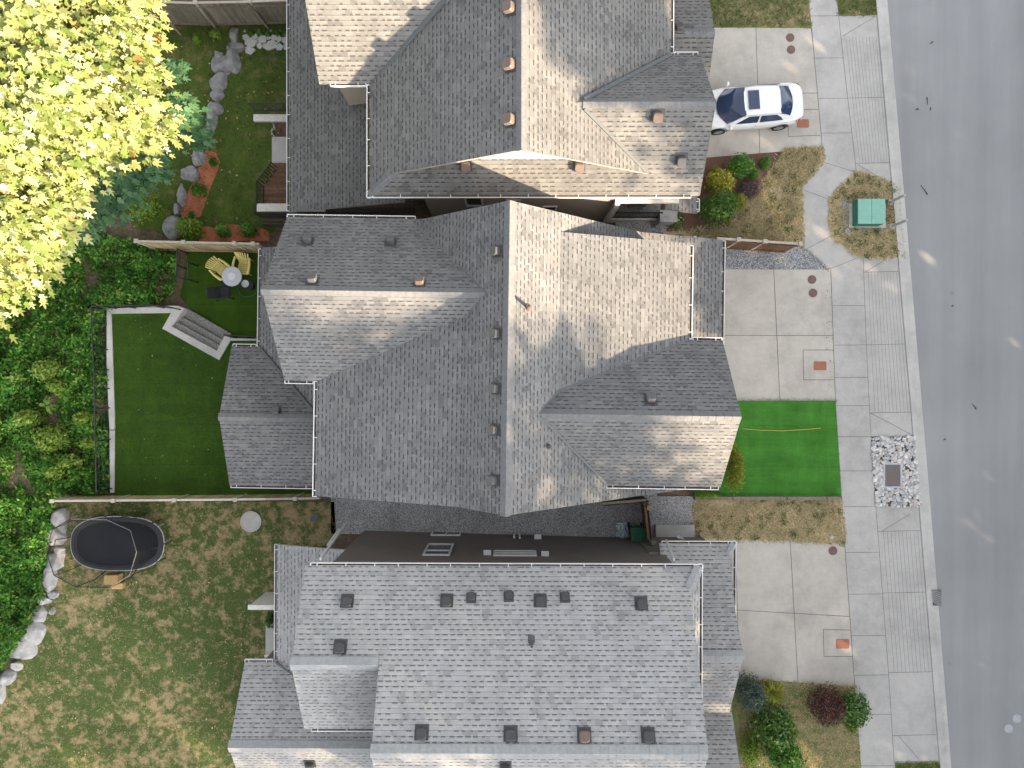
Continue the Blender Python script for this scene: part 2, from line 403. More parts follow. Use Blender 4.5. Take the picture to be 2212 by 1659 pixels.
def wood(name, a, b):
    q = NT(name); mp = q.n('ShaderNodeMapping'); mp.inputs['Scale'].default_value = (9, 9, 1.2); q.l(q.pos(), mp.inputs['Vector'])
    c = q.ramp(q.noise(1.0, 6, .65, mp.outputs[0]), [(.3, a), (.7, b)])
    isl = q.n('ShaderNodeNewGeometry').outputs['Random Per Island']
    c = q.mix(1, c, q.ramp(isl, [(0, .75), (1, 1.2)]), 'MULTIPLY'); return q.fin(c, .85, .2)
M['wood'] = wood('weathered cedar', (.13, .115, .09), (.25, .22, .17))
M['wood_cap'] = wood('pale fence cap', (.33, .30, .25), (.46, .42, .36))
M['wood_tan'] = wood('tan fence boards', (.27, .20, .11), (.42, .33, .2))
M['wood_brown'] = wood('brown stained wood', (.10, .055, .035), (.2, .115, .075))
M['wood_dark'] = wood('dark stained wood', (.045, .035, .03), (.09, .07, .06))
M['wood_step'] = wood('yellow pine boards', (.36, .23, .09), (.5, .34, .16))
M['black'] = flat('black powder coat', (.018, .018, .02), .4)
M['net'] = flat('black mesh mat', (.013, .014, .018), .8, .2, var=.3, scale=30)
M['pad'] = flat('black vinyl pad', (.02, .02, .024), .45)
M['galv'] = flat('galvanised steel', (.42, .43, .45), .4, .5, .3)
M['carpaint'] = flat('white car paint', (.78, .79, .8), .18, .6, var=.02)
M['carglass'] = flat('tinted car glass', (.025, .045, .10), .04, .9, var=.15, scale=2)
M['trim'] = flat('black rubber trim', (.015, .015, .017), .5)
M['tyre'] = flat('tyre rubber', (.02, .02, .02), .85)
M['alloy'] = flat('alloy wheel', (.5, .5, .52), .3, .5, .7)
M['taillight'] = flat('red tail lamp', (.45, .02, .03), .2, .6, var=.1)
M['headlight'] = flat('clear headlamp', (.6, .62, .65), .1, .7, var=.1)
M['boxgreen'] = flat('pale green cabinet paint', (.21, .43, .35), .5, var=.08, scale=4)
M['hose'] = flat('yellow tube', (.34, .32, .06), .5)  # colour of the stand-in tube on the front turf
M['boxgreen2'] = flat('dark green cabinet paint', (.035, .17, .12), .5, var=.08, scale=4)
M['lid_brown'] = nmat('rusty iron lid', [(.3, (.15, .095, .085)), (.7, (.21, .135, .12))], 30, 4, .75, .4)
M['lid_red'] = nmat('red plastic lid', [(.3, (.29, .12, .08)), (.7, (.36, .16, .11))], 20, 4, .7, .2)
M['lid_dark'] = nmat('dark vault lid', [(.3, (.13, .11, .11)), (.7, (.18, .155, .155))], 20, 4, .75, .2)
M['iron'] = flat('grey cast iron', (.16, .16, .165), .6)
M['lid_pale'] = flat('pale survey lid', (.42, .44, .47), .7)
M['chair'] = flat('yellow plastic chair', (.66, .56, .2), .45, var=.06)
M['tabletop'] = flat('frosted glass table top', (.50, .52, .56), .2, .6, var=.06)
M['bin'] = flat('green bin plastic', (.02, .11, .055), .45)
M['bag'] = flat('clear plastic bag', (.35, .4, .43), .25, .6)
M['bottle'] = island_mat('plastic bottles', [(0, (.2, .3, .38)), (.3, (.55, .6, .63)), (.6, (.3, .42, .47)), (1, (.7, .72, .74))])
M['charcoal'] = flat('charcoal fabric', (.02, .021, .024), .8)
M['bark'] = nmat('tree bark', [(.3, (.06, .048, .038)), (.7, (.14, .115, .09))], 12, 6, .95, .7)
M['stem'] = flat('woody stem', (.09, .06, .04), .9)
M['maple'] = leaf_mat('bigleaf maple leaf', [(0, (.10, .16, .03)), (.3, (.19, .235, .06)), (.65, (.28, .30, .11)), (.985, (.36, .36, .17)), (1, (.4, .2, .05))], .3, .3, (.8, 1.12), .8)
M['shade_tint_leaf'] = leaf_mat('shade tinted maple leaf', [(0, (.04, .10, .045)), (.5, (.06, .14, .06)), (1, (.09, .18, .075))], .2, .4)  # shaded copy of the maple leaf: shade and sky tint put into the colour
M['under'] = leaf_mat('bramble leaf', [(0, (.022, .08, .014)), (.35, (.05, .16, .024)), (.7, (.095, .245, .036)), (.9, (.18, .33, .055)), (1, (.32, .35, .1))], .3, .7, (.5, 1.3), .9, .06)
M['pale_leaf'] = leaf_mat('pale green leaf', [(0, (.12, .22, .03)), (.5, (.2, .32, .05)), (1, (.3, .38, .07))], .3, .5)
M['lime'] = leaf_mat('lime needle', [(0, (.1, .2, .015)), (.5, (.18, .29, .03)), (1, (.25, .35, .05))], .3)
M['gold'] = leaf_mat('golden conifer', [(0, (.22, .24, .02)), (.5, (.36, .36, .04)), (1, (.47, .43, .07))], .25)
M['thuja'] = leaf_mat('dark green conifer', [(0, (.03, .085, .012)), (.5, (.06, .145, .02)), (1, (.095, .19, .03))], .2)
M['yew'] = leaf_mat('yellow green conifer', [(0, (.12, .16, .015)), (.5, (.23, .25, .025)), (1, (.35, .34, .04))], .25)
M['boxwood'] = leaf_mat('fresh green leaf', [(0, (.035, .12, .015)), (.5, (.08, .23, .03)), (1, (.15, .33, .05))], .25)
M['laurel'] = leaf_mat('glossy laurel leaf', [(0, (.025, .08, .012)), (.5, (.06, .16, .025)), (.9, (.13, .26, .04)), (1, (.24, .34, .08))], .2, .3, spec=.5)
M['spruce'] = leaf_mat('blue green needle', [(0, (.045, .08, .065)), (.5, (.08, .125, .1)), (1, (.13, .18, .15))], .15)
M['yucca'] = leaf_mat('yellow striped blade', [(0, (.17, .22, .02)), (.5, (.36, .36, .04)), (1, (.5, .46, .09))], .25)
M['purple'] = leaf_mat('dark red leaf', [(0, (.05, .018, .022)), (.5, (.1, .038, .042)), (.9, (.17, .065, .065)), (1, (.28, .07, .045))], .25)
M['heather'] = leaf_mat('brown purple twig', [(0, (.07, .042, .05)), (.5, (.115, .075, .08)), (1, (.18, .12, .12))], .1)
M['tuft'] = leaf_mat('lawn grass blade', [(0, (.05, .09, .02)), (.5, (.1, .15, .04)), (1, (.2, .2, .09))], .2, .8)
M['tuft_dry'] = leaf_mat('dry grass blade', [(0, (.36, .28, .14)), (.4, (.54, .43, .25)), (.8, (.68, .57, .38)), (.86, (.2, .24, .08)), (1, (.2, .24, .08))], .2, .9)
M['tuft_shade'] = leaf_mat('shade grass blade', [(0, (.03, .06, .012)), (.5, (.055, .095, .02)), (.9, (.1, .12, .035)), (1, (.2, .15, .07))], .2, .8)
M['weed'] = leaf_mat('weed leaf', [(0, (.05, .1, .02)), (.6, (.1, .16, .03)), (.8, (.22, .2, .08)), (1, (.12, .06, .05))], .2, .7)
M['fallen'] = leaf_mat('fallen leaf', [(0, (.3, .24, .1)), (.5, (.45, .38, .2)), (1, (.35, .18, .06))], 0, .7)
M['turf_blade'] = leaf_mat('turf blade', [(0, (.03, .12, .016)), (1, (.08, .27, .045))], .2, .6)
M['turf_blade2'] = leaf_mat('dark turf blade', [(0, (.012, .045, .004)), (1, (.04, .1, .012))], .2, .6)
M['street_leaf'] = leaf_mat('street tree leaf', [(0, (.03, .07, .015)), (1, (.08, .13, .03))], .1)
M['topiary_pot'] = flat('grey pot', (.2, .2, .2), .7)
# ------------------------------------------------------------------ ground, road, pavement
def sheet(name, poly, off, mat, z=None, kind='structure', px=True):
    m = MB()
    pts = []
    for (x, y) in poly:
        if px: p = G(x, y, off) if z is None else P(x, y, z + off)
        else: p = Vector((x, y, (gz(x) if z is None else z) + off))
        pts.append(p)
    a = sum(pts[i].x * pts[(i + 1) % len(pts)].y - pts[(i + 1) % len(pts)].x * pts[i].y for i in range(len(pts)))
    if a < 0: pts.reverse()
    m.add(pts, [tuple(range(len(pts)))])
    return tag(m.build(name, mat), kind=kind)
def slab(name, poly, top, thick, mat, kind='structure'):
    """poly in world xy"""
    m = MB(); a = sum(poly[i][0] * poly[(i + 1) % len(poly)][1] - poly[(i + 1) % len(poly)][0] * poly[i][1] for i in range(len(poly)))
    if a < 0: poly = poly[::-1]
    m.prism(poly, top - thick, top); o = m.build(name, mat)
    return tag(o, kind=kind) if kind else o
def road_edge(py, dx=0.0):
    ys = [0, 553, 1106, 1659]; xs = [1916, 1964, 2010.5, 2054.7]
    return float(np.interp(py, ys, xs)) + dx + (0 if 0 <= py <= 1659 else (py - (0 if py < 0 else 1659)) * .082)
m = MB()
xs = [-260, -60, -30, -8, 5, 40, 260]
for i, x in enumerate(xs):
    for y in (-260, 260): m.v.append((x, y, gz(x) - .03))
for i in range(len(xs) - 1):
    m.f.append((2 * i, 2 * i + 2, 2 * i + 3, 2 * i + 1)); m.m.append(0)
tag(m.build('ground', M['soil']), kind='structure')
yy = [-900, -400, 0, 553, 1106, 1659, 2100, 2700]
sheet('road', [(road_edge(y), y) for y in yy] + [(road_edge(2700) + 650, 2700), (road_edge(-900) + 650, -900)], 0.0, M['asphalt'])
# kerb: low rolled kerb, one long solid strip
m = MB()
for (d0, d1, h) in ((-13.5, 0, .025), (-25, -13.5, .07)):
    for i in range(len(yy) - 1):
        q = [P(road_edge(yy[i], d0), yy[i]), P(road_edge(yy[i], d1), yy[i]), P(road_edge(yy[i + 1], d1), yy[i + 1]), P(road_edge(yy[i + 1], d0), yy[i + 1])]
        poly = [(p.x, p.y) for p in q][::-1]; m.prism(poly, -.05, h)
tag(m.build('kerb', M['kerb']), kind='structure')
def side1(y): return float(np.interp(y, [-400, 0, 320, 583, 866, 1073, 1173, 1483, 1659, 2100], [1713, 1748, 1776.4, 1794.7, 1804.7, 1818, 1824.7, 1846.4, 1859.7, 1895]))
def side2(y): return float(np.interp(y, [-400, 33, 210, 353, 560, 746, 943, 1106, 1283, 1456, 1649, 2100], [1775, 1811.4, 1831, 1848, 1864.7, 1871.4, 1881.4, 1893, 1906.4, 1919.7, 1931.4, 1965]))
def kl(y): return road_edge(y, -25)
ISL = [(1848, 370), (1866, 374), (1891, 383), (1912, 392), (1935, 402), (1947, 553), (1925, 556), (1900, 557), (1876, 556), (1858, 552), (1838, 543), (1816, 528), (1803, 516), (1795, 503), (1791, 470), (1791.4, 430), (1800, 420), (1838, 377)]
walk = [(side1(y), y) for y in (-400, 0, 160, 322)] + [(1778, 347), (1750, 380), (1728, 403), (1725.4, 413), (1726, 460), (1729.7, 513), (1732, 535), (1765, 563), (1793, 582)] \
    + [(side1(y), y) for y in (583, 724, 866, 1073, 1173, 1330, 1483, 1659, 2100)] + [(kl(y), y) for y in (2100, 1659, 1106, 553, 0, -400)]
sheet('sidewalk', walk, .012, M['walk'])
def lines(name, segs, w, off, mat):
    m = MB()
    for (x0, y0, x1, y1) in segs:
        a, b = G(x0, y0, off), G(x1, y1, off); d = (b - a); d.z = 0; n = Vector((-d.y, d.x, 0)).normalized() * w / 2
        q = [a - n, b - n, b + n, a + n]; m.add(q, [(0, 1, 2, 3)])
    return tag(m.build(name, mat), kind='structure')
seg = []
for y in (34, 125, 212, 287, 660, 745, 815, 876, 943, 1017, 1094, 1193, 1283, 1373, 1458, 1543, 1654): seg.append((side1(y), y + .5, side2(y), y))
for a, b in ((33, 370), (560, 1649)):
    for k in range(12): seg.append((side2(a + (b - a) * k / 12), a + (b - a) * k / 12, side2(a + (b - a) * (k + 1) / 12), a + (b - a) * (k + 1) / 12))
for y in (34, 212, 353, 588, 745, 892, 943, 1094, 1148, 1281, 1453, 1589, 1646): seg.append((side2(y), y, kl(y), y - 2))
seg += [(1778, 350, 1846, 371), (1726, 407, 1792, 431), (1738, 540, 1799, 508), (1791, 582, 1862, 553)]
for (a, b, c, d) in ((1820, 78, 1892, 35), (1852, 355, 1925, 398), (1868, 588, 1915, 560), (1880, 892, 1968, 938), (1904, 1148, 1967, 1110), (1940, 1589, 1985, 1640)): seg.append((a, b, c, d))
for y0 in range(0, 1659, 14): pass
lines('sidewalk_joint', seg, .016, .017, M['joint'])
seg = []
for (ya, yb) in ((80, 353), (588, 892), (1148, 1453)):
    for k in range(10):
        t = .13 + .8 * k / 9
        for i in range(6):
            u0 = ya + (yb - ya) * i / 6; u1 = ya + (yb - ya) * (i + 1) / 6
            seg.append((side2(u0) + t * (kl(u0) - side2(u0)), u0, side2(u1) + t * (kl(u1) - side2(u1)), u1))
lines('sidewalk_groove', seg, .02, .016, M['groove'])
# driveways
DR = [[(1440, 59), (1752, 60), (side1(160), 160), (side1(322), 322), (1691, 327), (1530, 340), (1440, 343)],
      [(1500, 582), (1794, 582), (side1(724), 724), (1805, 866), (1500, 866)],
      [(1500, 1156), (1530, 1163), (1600, 1164), (1680, 1166), (1824.7, 1174), (side1(1330), 1330), (1846.4, 1484), (1720, 1474), (1600, 1466), (1500, 1466)]]
for d in DR: sheet('driveway', d, .016, M['concrete'])
seg = [(1633, 60, 1641.4, 333), (1500, 201, 1767, 201), (1735, 237, 1767, 236), (1703, 273, 1703, 295), (1703, 295, 1772, 292),
       (1671.4, 582, 1684.7, 866), (1500, 724.3, 1799, 724.7), (1734.7, 756, 1798, 756), (1734.7, 756, 1736, 820.5), (1736, 820.5, 1801, 820.5),
       (1588, 1164, 1598, 1466), (1707, 1168, 1723.7, 1474), (1560, 1316, 1834.7, 1331.7), (1778.7, 1360, 1837, 1361), (1778.7, 1360, 1780, 1418), (1780, 1418, 1841, 1418)]
lines('driveway_joint', seg, .022, .021, M['joint'])
seg = [(side1(y), y, side1(y + 20), y + 20) for y in list(range(60, 320, 20)) + list(range(583, 1050, 20)) + list(range(1174, 1640, 20))]
lines('sidewalk_edge_joint', seg, .02, .023, M['joint'])
# lawns, beds, gravel at the front
sheet('front_lawn', [(1440, -300), (1722, -300), (1748, 0), (1753, 62), (1700, 58), (1600, 60), (1440, 59)], .02, M['lawn_mix'])
sheet('verge', [(1775, -300), (1860, -300), (1898, 0), (1899, 32), (1812, 33), (1807, 0)], .024, M['lawn_mix'])
FB = [(1500, 338), (1530, 340), (1600, 334), (1690, 328), (1672, 360), (1650, 395), (1610, 440), (1560, 480), (1490, 500), (1440, 500), (1440, 340)]
sheet('front_bed', FB, .02, M['mulch_brown'])
FL = [(1690, 328), (1730, 322), (1775, 322), (1778, 347), (1750, 380), (1728, 403), (1725.4, 413), (1726, 460), (1729.7, 513), (1732, 530), (1560, 517), (1400, 517), (1440, 500), (1490, 500), (1560, 480), (1610, 440), (1650, 395), (1672, 360)]
sheet('front_lawn', FL, .024, M['lawn_dry'])
sheet('gravel_bed', [(1330, 478), (1440, 478), (1440, 506), (1330, 506)], .028, M['gravel_dark'])
sheet('lawn_island', ISL, .022, M['lawn_dry'])
sheet('gravel_bed', [(1500, 530), (1735, 533), (1765, 563), (1793, 582), (1500, 582)], .024, M['gravel'])
FT = [(1500, 866), (1805, 866), (1811, 970), (1817.5, 1071), (1500, 1072)]
sheet('front_turf', FT, .035, M['turf'])
STR = [(1498, 1079), (1600, 1080), (1818, 1080), (1824, 1173), (1680, 1165), (1600, 1163), (1530, 1162), (1498, 1154)]
sheet('dry_lawn', STR, .022, M['lawn_dry'])
sheet('gravel_path', [(1390, 1072), (1503, 1072), (1503, 1165), (1390, 1165)], .024, M['gravel_dark'])
m = MB()
for (xa, xb) in ((-8.35, -8), (-8, -4), (-4, 0), (0, 3), (3, 5), (5, 6.4)):
    q = [(xa, -6.9), (xb, -6.9), (xb, -3.5), (xa, -3.5)]; m.add([(x, y, gz(x) + .0) for x, y in q], [(0, 1, 2, 3)])
tag(m.build('gravel_side_path', M['gravel_dark']), kind='structure')
RB = [(1881.5, 944), (1975, 943), (1988, 1094), (1893, 1094)]
sheet('pebble_bed_base', RB, .02, M['soil'])
FG = [(1560, 1468), (1600, 1466), (1720, 1474), (1846.4, 1484), (1853, 1560), (1860, 1659), (1890, 2050), (1560, 2050)]
sheet('front_lawn', FG, .02, M['lawn_mix'])
sheet('verge', [(1933, 1648), (2031, 1646), (2060, 2000), (1960, 2000)], .024, M['lawn_mix'])
# back gardens
BL1 = [(300, 40), (700, 40), (760, 480), (590, 500), (550, 520), (200, 525), (140, 500)]
sheet('back_lawn', BL1, .0, M['lawn_top'])
BL3 = [(118, 1082), (722, 1084), (726, 1150), (700, 1180), (640, 1240), (640, 2050), (-300, 2050), (-300, 1560), (0, 1490), (40, 1420), (100, 1280), (110, 1180)]
sheet('back_lawn', BL3, .0, M['lawn_low'])
mulch = [c for c in ((1330, 970), (1400, 990), (1425, 1040), (1412, 1100), (1400, 1130), (1370, 1200), (1340, 1290), (1300, 1405), (1240, 1410), (1172, 1405), (1160, 1330), (1190, 1290), (1250, 1180), (1260, 1100), (1310, 1075), (1325, 1030))]
sheet('mulch_bed', [D00(*q) for q in mulch], .012, M['mulch'])
sheet('mulch_bed', [D00(*q) for q in ((1290, 1500), (1330, 1465), (1400, 1475), (1470, 1450), (1560, 1460), (1640, 1455), (1740, 1500), (1745, 1560), (1290, 1565))], .012, M['mulch'])
sheet('bare_soil', [D00(*q) for q in ((590, 1380), (700, 1375), (850, 1400), (860, 1480), (980, 1490), (1080, 1530), (1080, 1580), (600, 1560), (580, 1440))], .008, M['soil'])
# patio (lower) and the raised turf lawn
PZ = -1.37; TZ = -.85
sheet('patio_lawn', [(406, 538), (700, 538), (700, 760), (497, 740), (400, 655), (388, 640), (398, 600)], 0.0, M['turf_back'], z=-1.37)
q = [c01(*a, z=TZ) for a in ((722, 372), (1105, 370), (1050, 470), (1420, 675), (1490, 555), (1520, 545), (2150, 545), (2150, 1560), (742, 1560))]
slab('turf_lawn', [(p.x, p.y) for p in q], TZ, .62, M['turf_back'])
sheet('wood_floor_soil', [(-500, 500), (380, 520), (380, 655), (233, 670), (240, 1075), (120, 1085), (100, 1290), (0, 1480), (-500, 1650)], -.01, M['soil'])
# ------------------------------------------------------------------ houses
class House:
    def __init__(s, label, base, rot):
        s.rot = rot; s.Rm = Matrix.Rotation(rot, 3, 'Z'); s.Ri = s.Rm.inverted()
        s.root = thing('house', label, 'house', s.Rm @ Vector(base), rot)
    def T(s, p): return s.Rm @ Vector(p)
    def at(s, px, py, pl):
        """house-frame point where the sight line through a picture point meets a roof plane z=a x+b y+c"""
        z = 5.0
        for _ in range(40):
            p = s.Ri @ P(px, py, z); z = .5 * z + .5 * (pl[0] * p.x + pl[1] * p.y + pl[2])
        p = s.Ri @ P(px, py, z); return Vector((p.x, p.y, z))
    def roof(s, planes, mat, name='roof', thick=.13):
        """one roof: list of (polygon xy ccw in the house frame, plane)"""
        m = MB()
        for poly, (a, b, c) in planes:
            n = len(poly)
            ar = sum(poly[i][0] * poly[(i + 1) % n][1] - poly[(i + 1) % n][0] * poly[i][1] for i in range(n))
            if ar < 0: poly = poly[::-1]
            g = math.hypot(a, b); us = (a / g, b / g); pr = (-us[1], us[0]); k = math.sqrt(1 + g * g)
            k0 = len(m.v)
            for (x, y) in poly: m.v.append(tuple(s.T((x, y, a * x + b * y + c))))
            for (x, y) in poly: m.v.append(tuple(s.T((x, y, a * x + b * y + c - thick))))
            m.uv[len(m.f)] = [(x * pr[0] + y * pr[1], (x * us[0] + y * us[1]) * k) for x, y in poly]
            m.f.append(tuple(k0 + i for i in range(n))); m.m.append(0)
            m.f.append(tuple(k0 + n + i for i in reversed(range(n)))); m.m.append(1)
            for i in range(n):
                j = (i + 1) % n
                m.f.append((k0 + i, k0 + n + i, k0 + n + j, k0 + j)); m.m.append(1)
        return m.build(name, [mat, M['fascia']], s.root)
    def cap(s, a, b, pls, mat, w=.17, up=.03, step=.26):
        """ridge or hip cap of overlapping shingle pieces along a-b, folded over planes pls"""
        m = MB(); a = Vector(a); b = Vector(b); L = (b - a).length; d = (b - a) / L; n = max(1, int(L / step))
        dh = Vector((d.x, d.y, 0)).normalized(); pr = Vector((-dh.y, dh.x, 0))
        for i in range(n):
            t0, t1 = L * i / n - .03, L * (i + 1) / n
            p0, p1 = a + d * t0, a + d * t1
            def e(p, sg, h):
                q = p + pr * w * sg; z = min(pl[0] * q.x + pl[1] * q.y + pl[2] for pl in pls); q.z = z + h; return q
            c0, c1 = p0.copy(), p1.copy(); c0.z += up + .012; c1.z += up
            pts = [e(p0, -1, up + .012), c0, e(p0, 1, up + .012), e(p1, 1, up), c1, e(p1, -1, up)]
            m.add([s.T(q) for q in pts], [(0, 1, 4, 5), (1, 2, 3, 4)])
            low = [q.copy() for q in pts]
            for q in low: q.z -= .035
            k = len(m.v); m.add([s.T(q) for q in pts[:3] + low[:3]], [(3, 4, 1, 0), (4, 5, 2, 1)])
        return m.build('ridge_cap', mat, s.root)
    def gutter(s, a, b, out, end=True):
        m = MB(); o = Vector((out[0], out[1], 0)); a = Vector(a) - o * .045; b = Vector(b) - o * .045; L = (b - a).length
        w = .13; o2 = o * w
        m.bar(s.T(a + o2 + Vector((0, 0, -.05))), s.T(b + o2 + Vector((0, 0, -.05))), .026, .12, 0)
        mid = o * (w * .45)
        m.bar(s.T(a + mid + Vector((0, 0, -.1))), s.T(b + mid + Vector((0, 0, -.1))), w * 1.0, .02, 1)
        m.bar(s.T(a + Vector((0, 0, -.11)) - o * .012), s.T(b + Vector((0, 0, -.11)) - o * .012), .02, .14, 0)
        n = max(1, int(L / .95))
        for i in range(n + 1):
            p = a + (b - a) * ((i + .25 + .2 * ((i * 37) % 5) / 5) / (n + .7))
            m.bar(s.T(p - o * .01 + Vector((0, 0, .005))), s.T(p + o2 + Vector((0, 0, .005))), .024, .018, 0)
        for p in (a, b): m.bar(s.T(p + Vector((0, 0, -.05))), s.T(p + o2 + Vector((0, 0, -.05))), .02, .11, 0)
        return m.build('gutter', [M['white'], M['debris']], s.root)
    def valley(s, a, b, w=.1):
        m = MB(); up = Vector((0, 0, .035)); m.bar(s.T(Vector(a) + up), s.T(Vector(b) + up), w * 1.15, .07)
        return m.build('valley_flashing', M['flash'], s.root)
    def wall(s, parts, mat, name='wall'):
        m = MB()
        for (prof, ax, a, b) in parts: m.extr(prof, ax, a, b, s.T)
        return m.build(name, mat, s.root)
    def frame(s, p, pl, face):
        """matrix whose z = plane normal, x = direction the hood mouth faces (down slope)"""
        n = Vector((-pl[0], -pl[1], 1)).normalized(); f = Vector((*face, 0)); x = (f - n * f.dot(n)).normalized(); y = n.cross(x)
        return Matrix((s.Rm @ x, s.Rm @ y, s.Rm @ n)).transposed()
    def vent(s, px, py, pl, face, mat, w=.3, h=.2):
        """square roof vent: flange and a rounded hood"""
        p = s.T(s.at(px, py, pl)); Mx = s.frame(p, pl, face); m = MB()
        m.box(p + Mx @ Vector((-.03, 0, .012)), (w * 1.35, w * 1.3, .02), M=Mx, mi=1)
        rings = []
        for (sx, sy, z, xo) in ((.94, .9, .02, 0), (1.02, 1.0, h * .45, .02), (1.0, .98, h * .8, .02), (.86, .86, h, .02)):
            ring = []
            for i in range(20):
                t = 2 * math.pi * i / 20; cx, cy = math.cos(t), math.sin(t)
                r = (abs(cx) ** 5 + abs(cy) ** 5) ** (-1 / 5)
                ring.append(tuple(p + Mx @ Vector((cx * r * w * .5 * sx + xo, cy * r * w * .5 * sy, z))))
            rings.append(ring)
        k = len(m.v)
        for r_ in rings: m.v += r_
        for i in range(3):
            for j in range(20):
                j2 = (j + 1) % 20; m.f.append((k + i * 20 + j, k + i * 20 + j2, k + (i + 1) * 20 + j2, k + (i + 1) * 20 + j)); m.m.append(0)
        m.f.append(tuple(k + 60 + j for j in range(20))); m.m.append(0)
        return m.build('roof_vent', [mat, M['vent_dark']], s.root)
    def pipe(s, px, py, pl, h, r, mat, plate=True):
        p = s.T(s.at(px, py, pl)); m = MB()
        m.lathe(p, [(r, -.1), (r, h), (r * .8, h), (r * .8, h - .02)], 14)
        if plate:
            m.lathe(p, [(r * 2.2, -.02), (r * 1.9, .05), (r * 1.2, .1)], 14)
        return m.build('vent_pipe', mat, s.root)
    def window(s, x0, x1, z0, z1, y, ny, mull=()):
        """window in a wall facing ny (+1/-1 along y)"""
        f = .07; t = .06
        m = MB()
        c = lambda x, z: s.T((x, y + ny * t / 2, z))
        m.box(c((x0 + x1) / 2, z0 + f / 2), (x1 - x0, t, f), s.rot); m.box(c((x0 + x1) / 2, z1 - f / 2), (x1 - x0, t, f), s.rot)
        for x in (x0 + f / 2, x1 - f / 2): m.box(c(x, (z0 + z1) / 2), (f, t, z1 - z0 - 2 * f), s.rot)
        for (k, v) in mull:
            if k == 'v': m.box(c(v, (z0 + z1) / 2), (.05, t * .9, z1 - z0 - 2 * f), s.rot)
            else: m.box(c((x0 + x1) / 2, v), (x1 - x0 - 2 * f, t * .9, .05), s.rot)
        o = m.build('window', M['white'], s.root)
        g = MB(); g.box(s.T((.5 * (x0 + x1), y + ny * .012, .5 * (z0 + z1))), (x1 - x0 - .1, .02, z1 - z0 - .1), s.rot)
        g.build('pane', M['glass'], o); return o

# ---------- middle house
h2 = House('middle house with a thin rusty pipe on the sunlit slope beside its ridge', (0, 1, -.6), R(-.84))
S = .87; ZR = 8.65; XR = -.15
A_R = (-S, 0, ZR + S * XR); A_L = (S, 0, ZR - S * XR)
YT, YB = 5.84, -4.19
XK = -1.62; ZK = ZR - S * (XR - XK)                     # knee of the back shed roof
XL = -7.09; sl = (ZK - 5.5) / (XK - XL); LS = (sl, 0, 5.5 - sl * XL)
DY, DH = 2.97, 2.98; DS = .83; DZ = 5.5 + DS * DH
D_U = (0, -DS, DZ + DS * DY); D_D = (0, DS, DZ - DS * DY)
XB0, XB1 = 1.6, 6.42; ZB0 = A_R[0] * XB0 + A_R[2] + .015; sb = (ZB0 - 5.5) / (XB1 - XB0); B_ = (-sb, 0, 5.5 + sb * XB1)
CYM, CH = -.97, 2.67; CS = .83; CZ = 5.5 + CS * CH
C_U = (0, -CS, CZ + CS * CYM); C_D = (0, CS, CZ - CS * CYM)
XS0, XS1 = 4.75, 8.27; zs0 = A_R[0] * XS0 + A_R[2]; ss = (zs0 - 3.2) / (XS1 - XS0); SK = (-ss, 0, 3.2 + ss * XS1)
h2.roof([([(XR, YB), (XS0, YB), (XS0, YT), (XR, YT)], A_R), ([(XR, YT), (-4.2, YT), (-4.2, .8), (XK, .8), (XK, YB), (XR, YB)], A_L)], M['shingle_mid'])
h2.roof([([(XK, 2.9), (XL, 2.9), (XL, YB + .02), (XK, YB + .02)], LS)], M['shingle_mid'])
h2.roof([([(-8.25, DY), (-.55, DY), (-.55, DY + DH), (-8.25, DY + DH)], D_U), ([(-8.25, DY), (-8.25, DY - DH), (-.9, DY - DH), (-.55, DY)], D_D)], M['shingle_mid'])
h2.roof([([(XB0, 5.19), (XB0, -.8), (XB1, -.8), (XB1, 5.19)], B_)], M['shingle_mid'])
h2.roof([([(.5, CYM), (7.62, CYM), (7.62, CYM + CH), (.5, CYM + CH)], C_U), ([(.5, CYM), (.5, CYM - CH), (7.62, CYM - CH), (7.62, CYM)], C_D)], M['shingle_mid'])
h2.roof([([(XS0, YT - .01), (XS0, 1.5), (XS1, 1.5), (XS1, YT - .01)], SK)], M['shingle_mid'])
h2.roof([([(XS0, YB + .01), (XS1 - .1, YB + .3), (XS1 - .1, -3.2), (XS0, -3.2)], SK)], M['shingle_mid'])
XE = -10.6; se = .4; E_ = (se, 0, 1.6 - se * XE)
FY, FH = -1.5, 2.92; FZ = 1.6 + .4 * FH
F_U = (0, -.4, FZ + .4 * FY); F_D = (0, .4, FZ - .4 * FY)
h2.roof([([(XE, 5.55), (XE, 1.42), (XE + 1.2, 1.42 - 1.2), (XE + 3.2, 1.42 - 3.2), (-7.2, -1.5), (-7.2, 5.55)], E_)], M['shingle_mid'], thick=.11)
h2.roof([([(-11.75, FY), (-6.8, FY), (-6.8, 1.42), (-11.75, FY + FH)], F_U), ([(-11.75, FY), (-11.75, FY - FH), (-6.8, FY - FH), (-6.8, FY)], F_D)], M['shingle_mid'])
h2.cap((XR, YB, ZR), (XR, YT, ZR), (A_R, A_L), M['cap'])
h2.cap((-8.25, DY, DZ), (-.8, DY, DZ), (D_U, D_D), M['cap'])
h2.cap((.95, CYM, CZ), (7.62, CYM, CZ), (C_U, C_D), M['cap'])
h2.cap((-11.75, FY, FZ), (-7.2, FY, FZ), (F_U, F_D), M['cap'])
h2.gutter((XL, YB, 5.5), (XL, DY - DH, 5.5), (-1, 0)); h2.gutter((-8.25, DY + DH, 5.5), (-3.6, DY + DH, 5.5), (0, 1))
h2.gutter((-8.25, DY - DH, 5.5), (XL - .13, DY - DH, 5.5), (0, -1)); h2.gutter((XB1, 1.75, 5.5), (XB1, 5.12, 5.5), (1, 0))
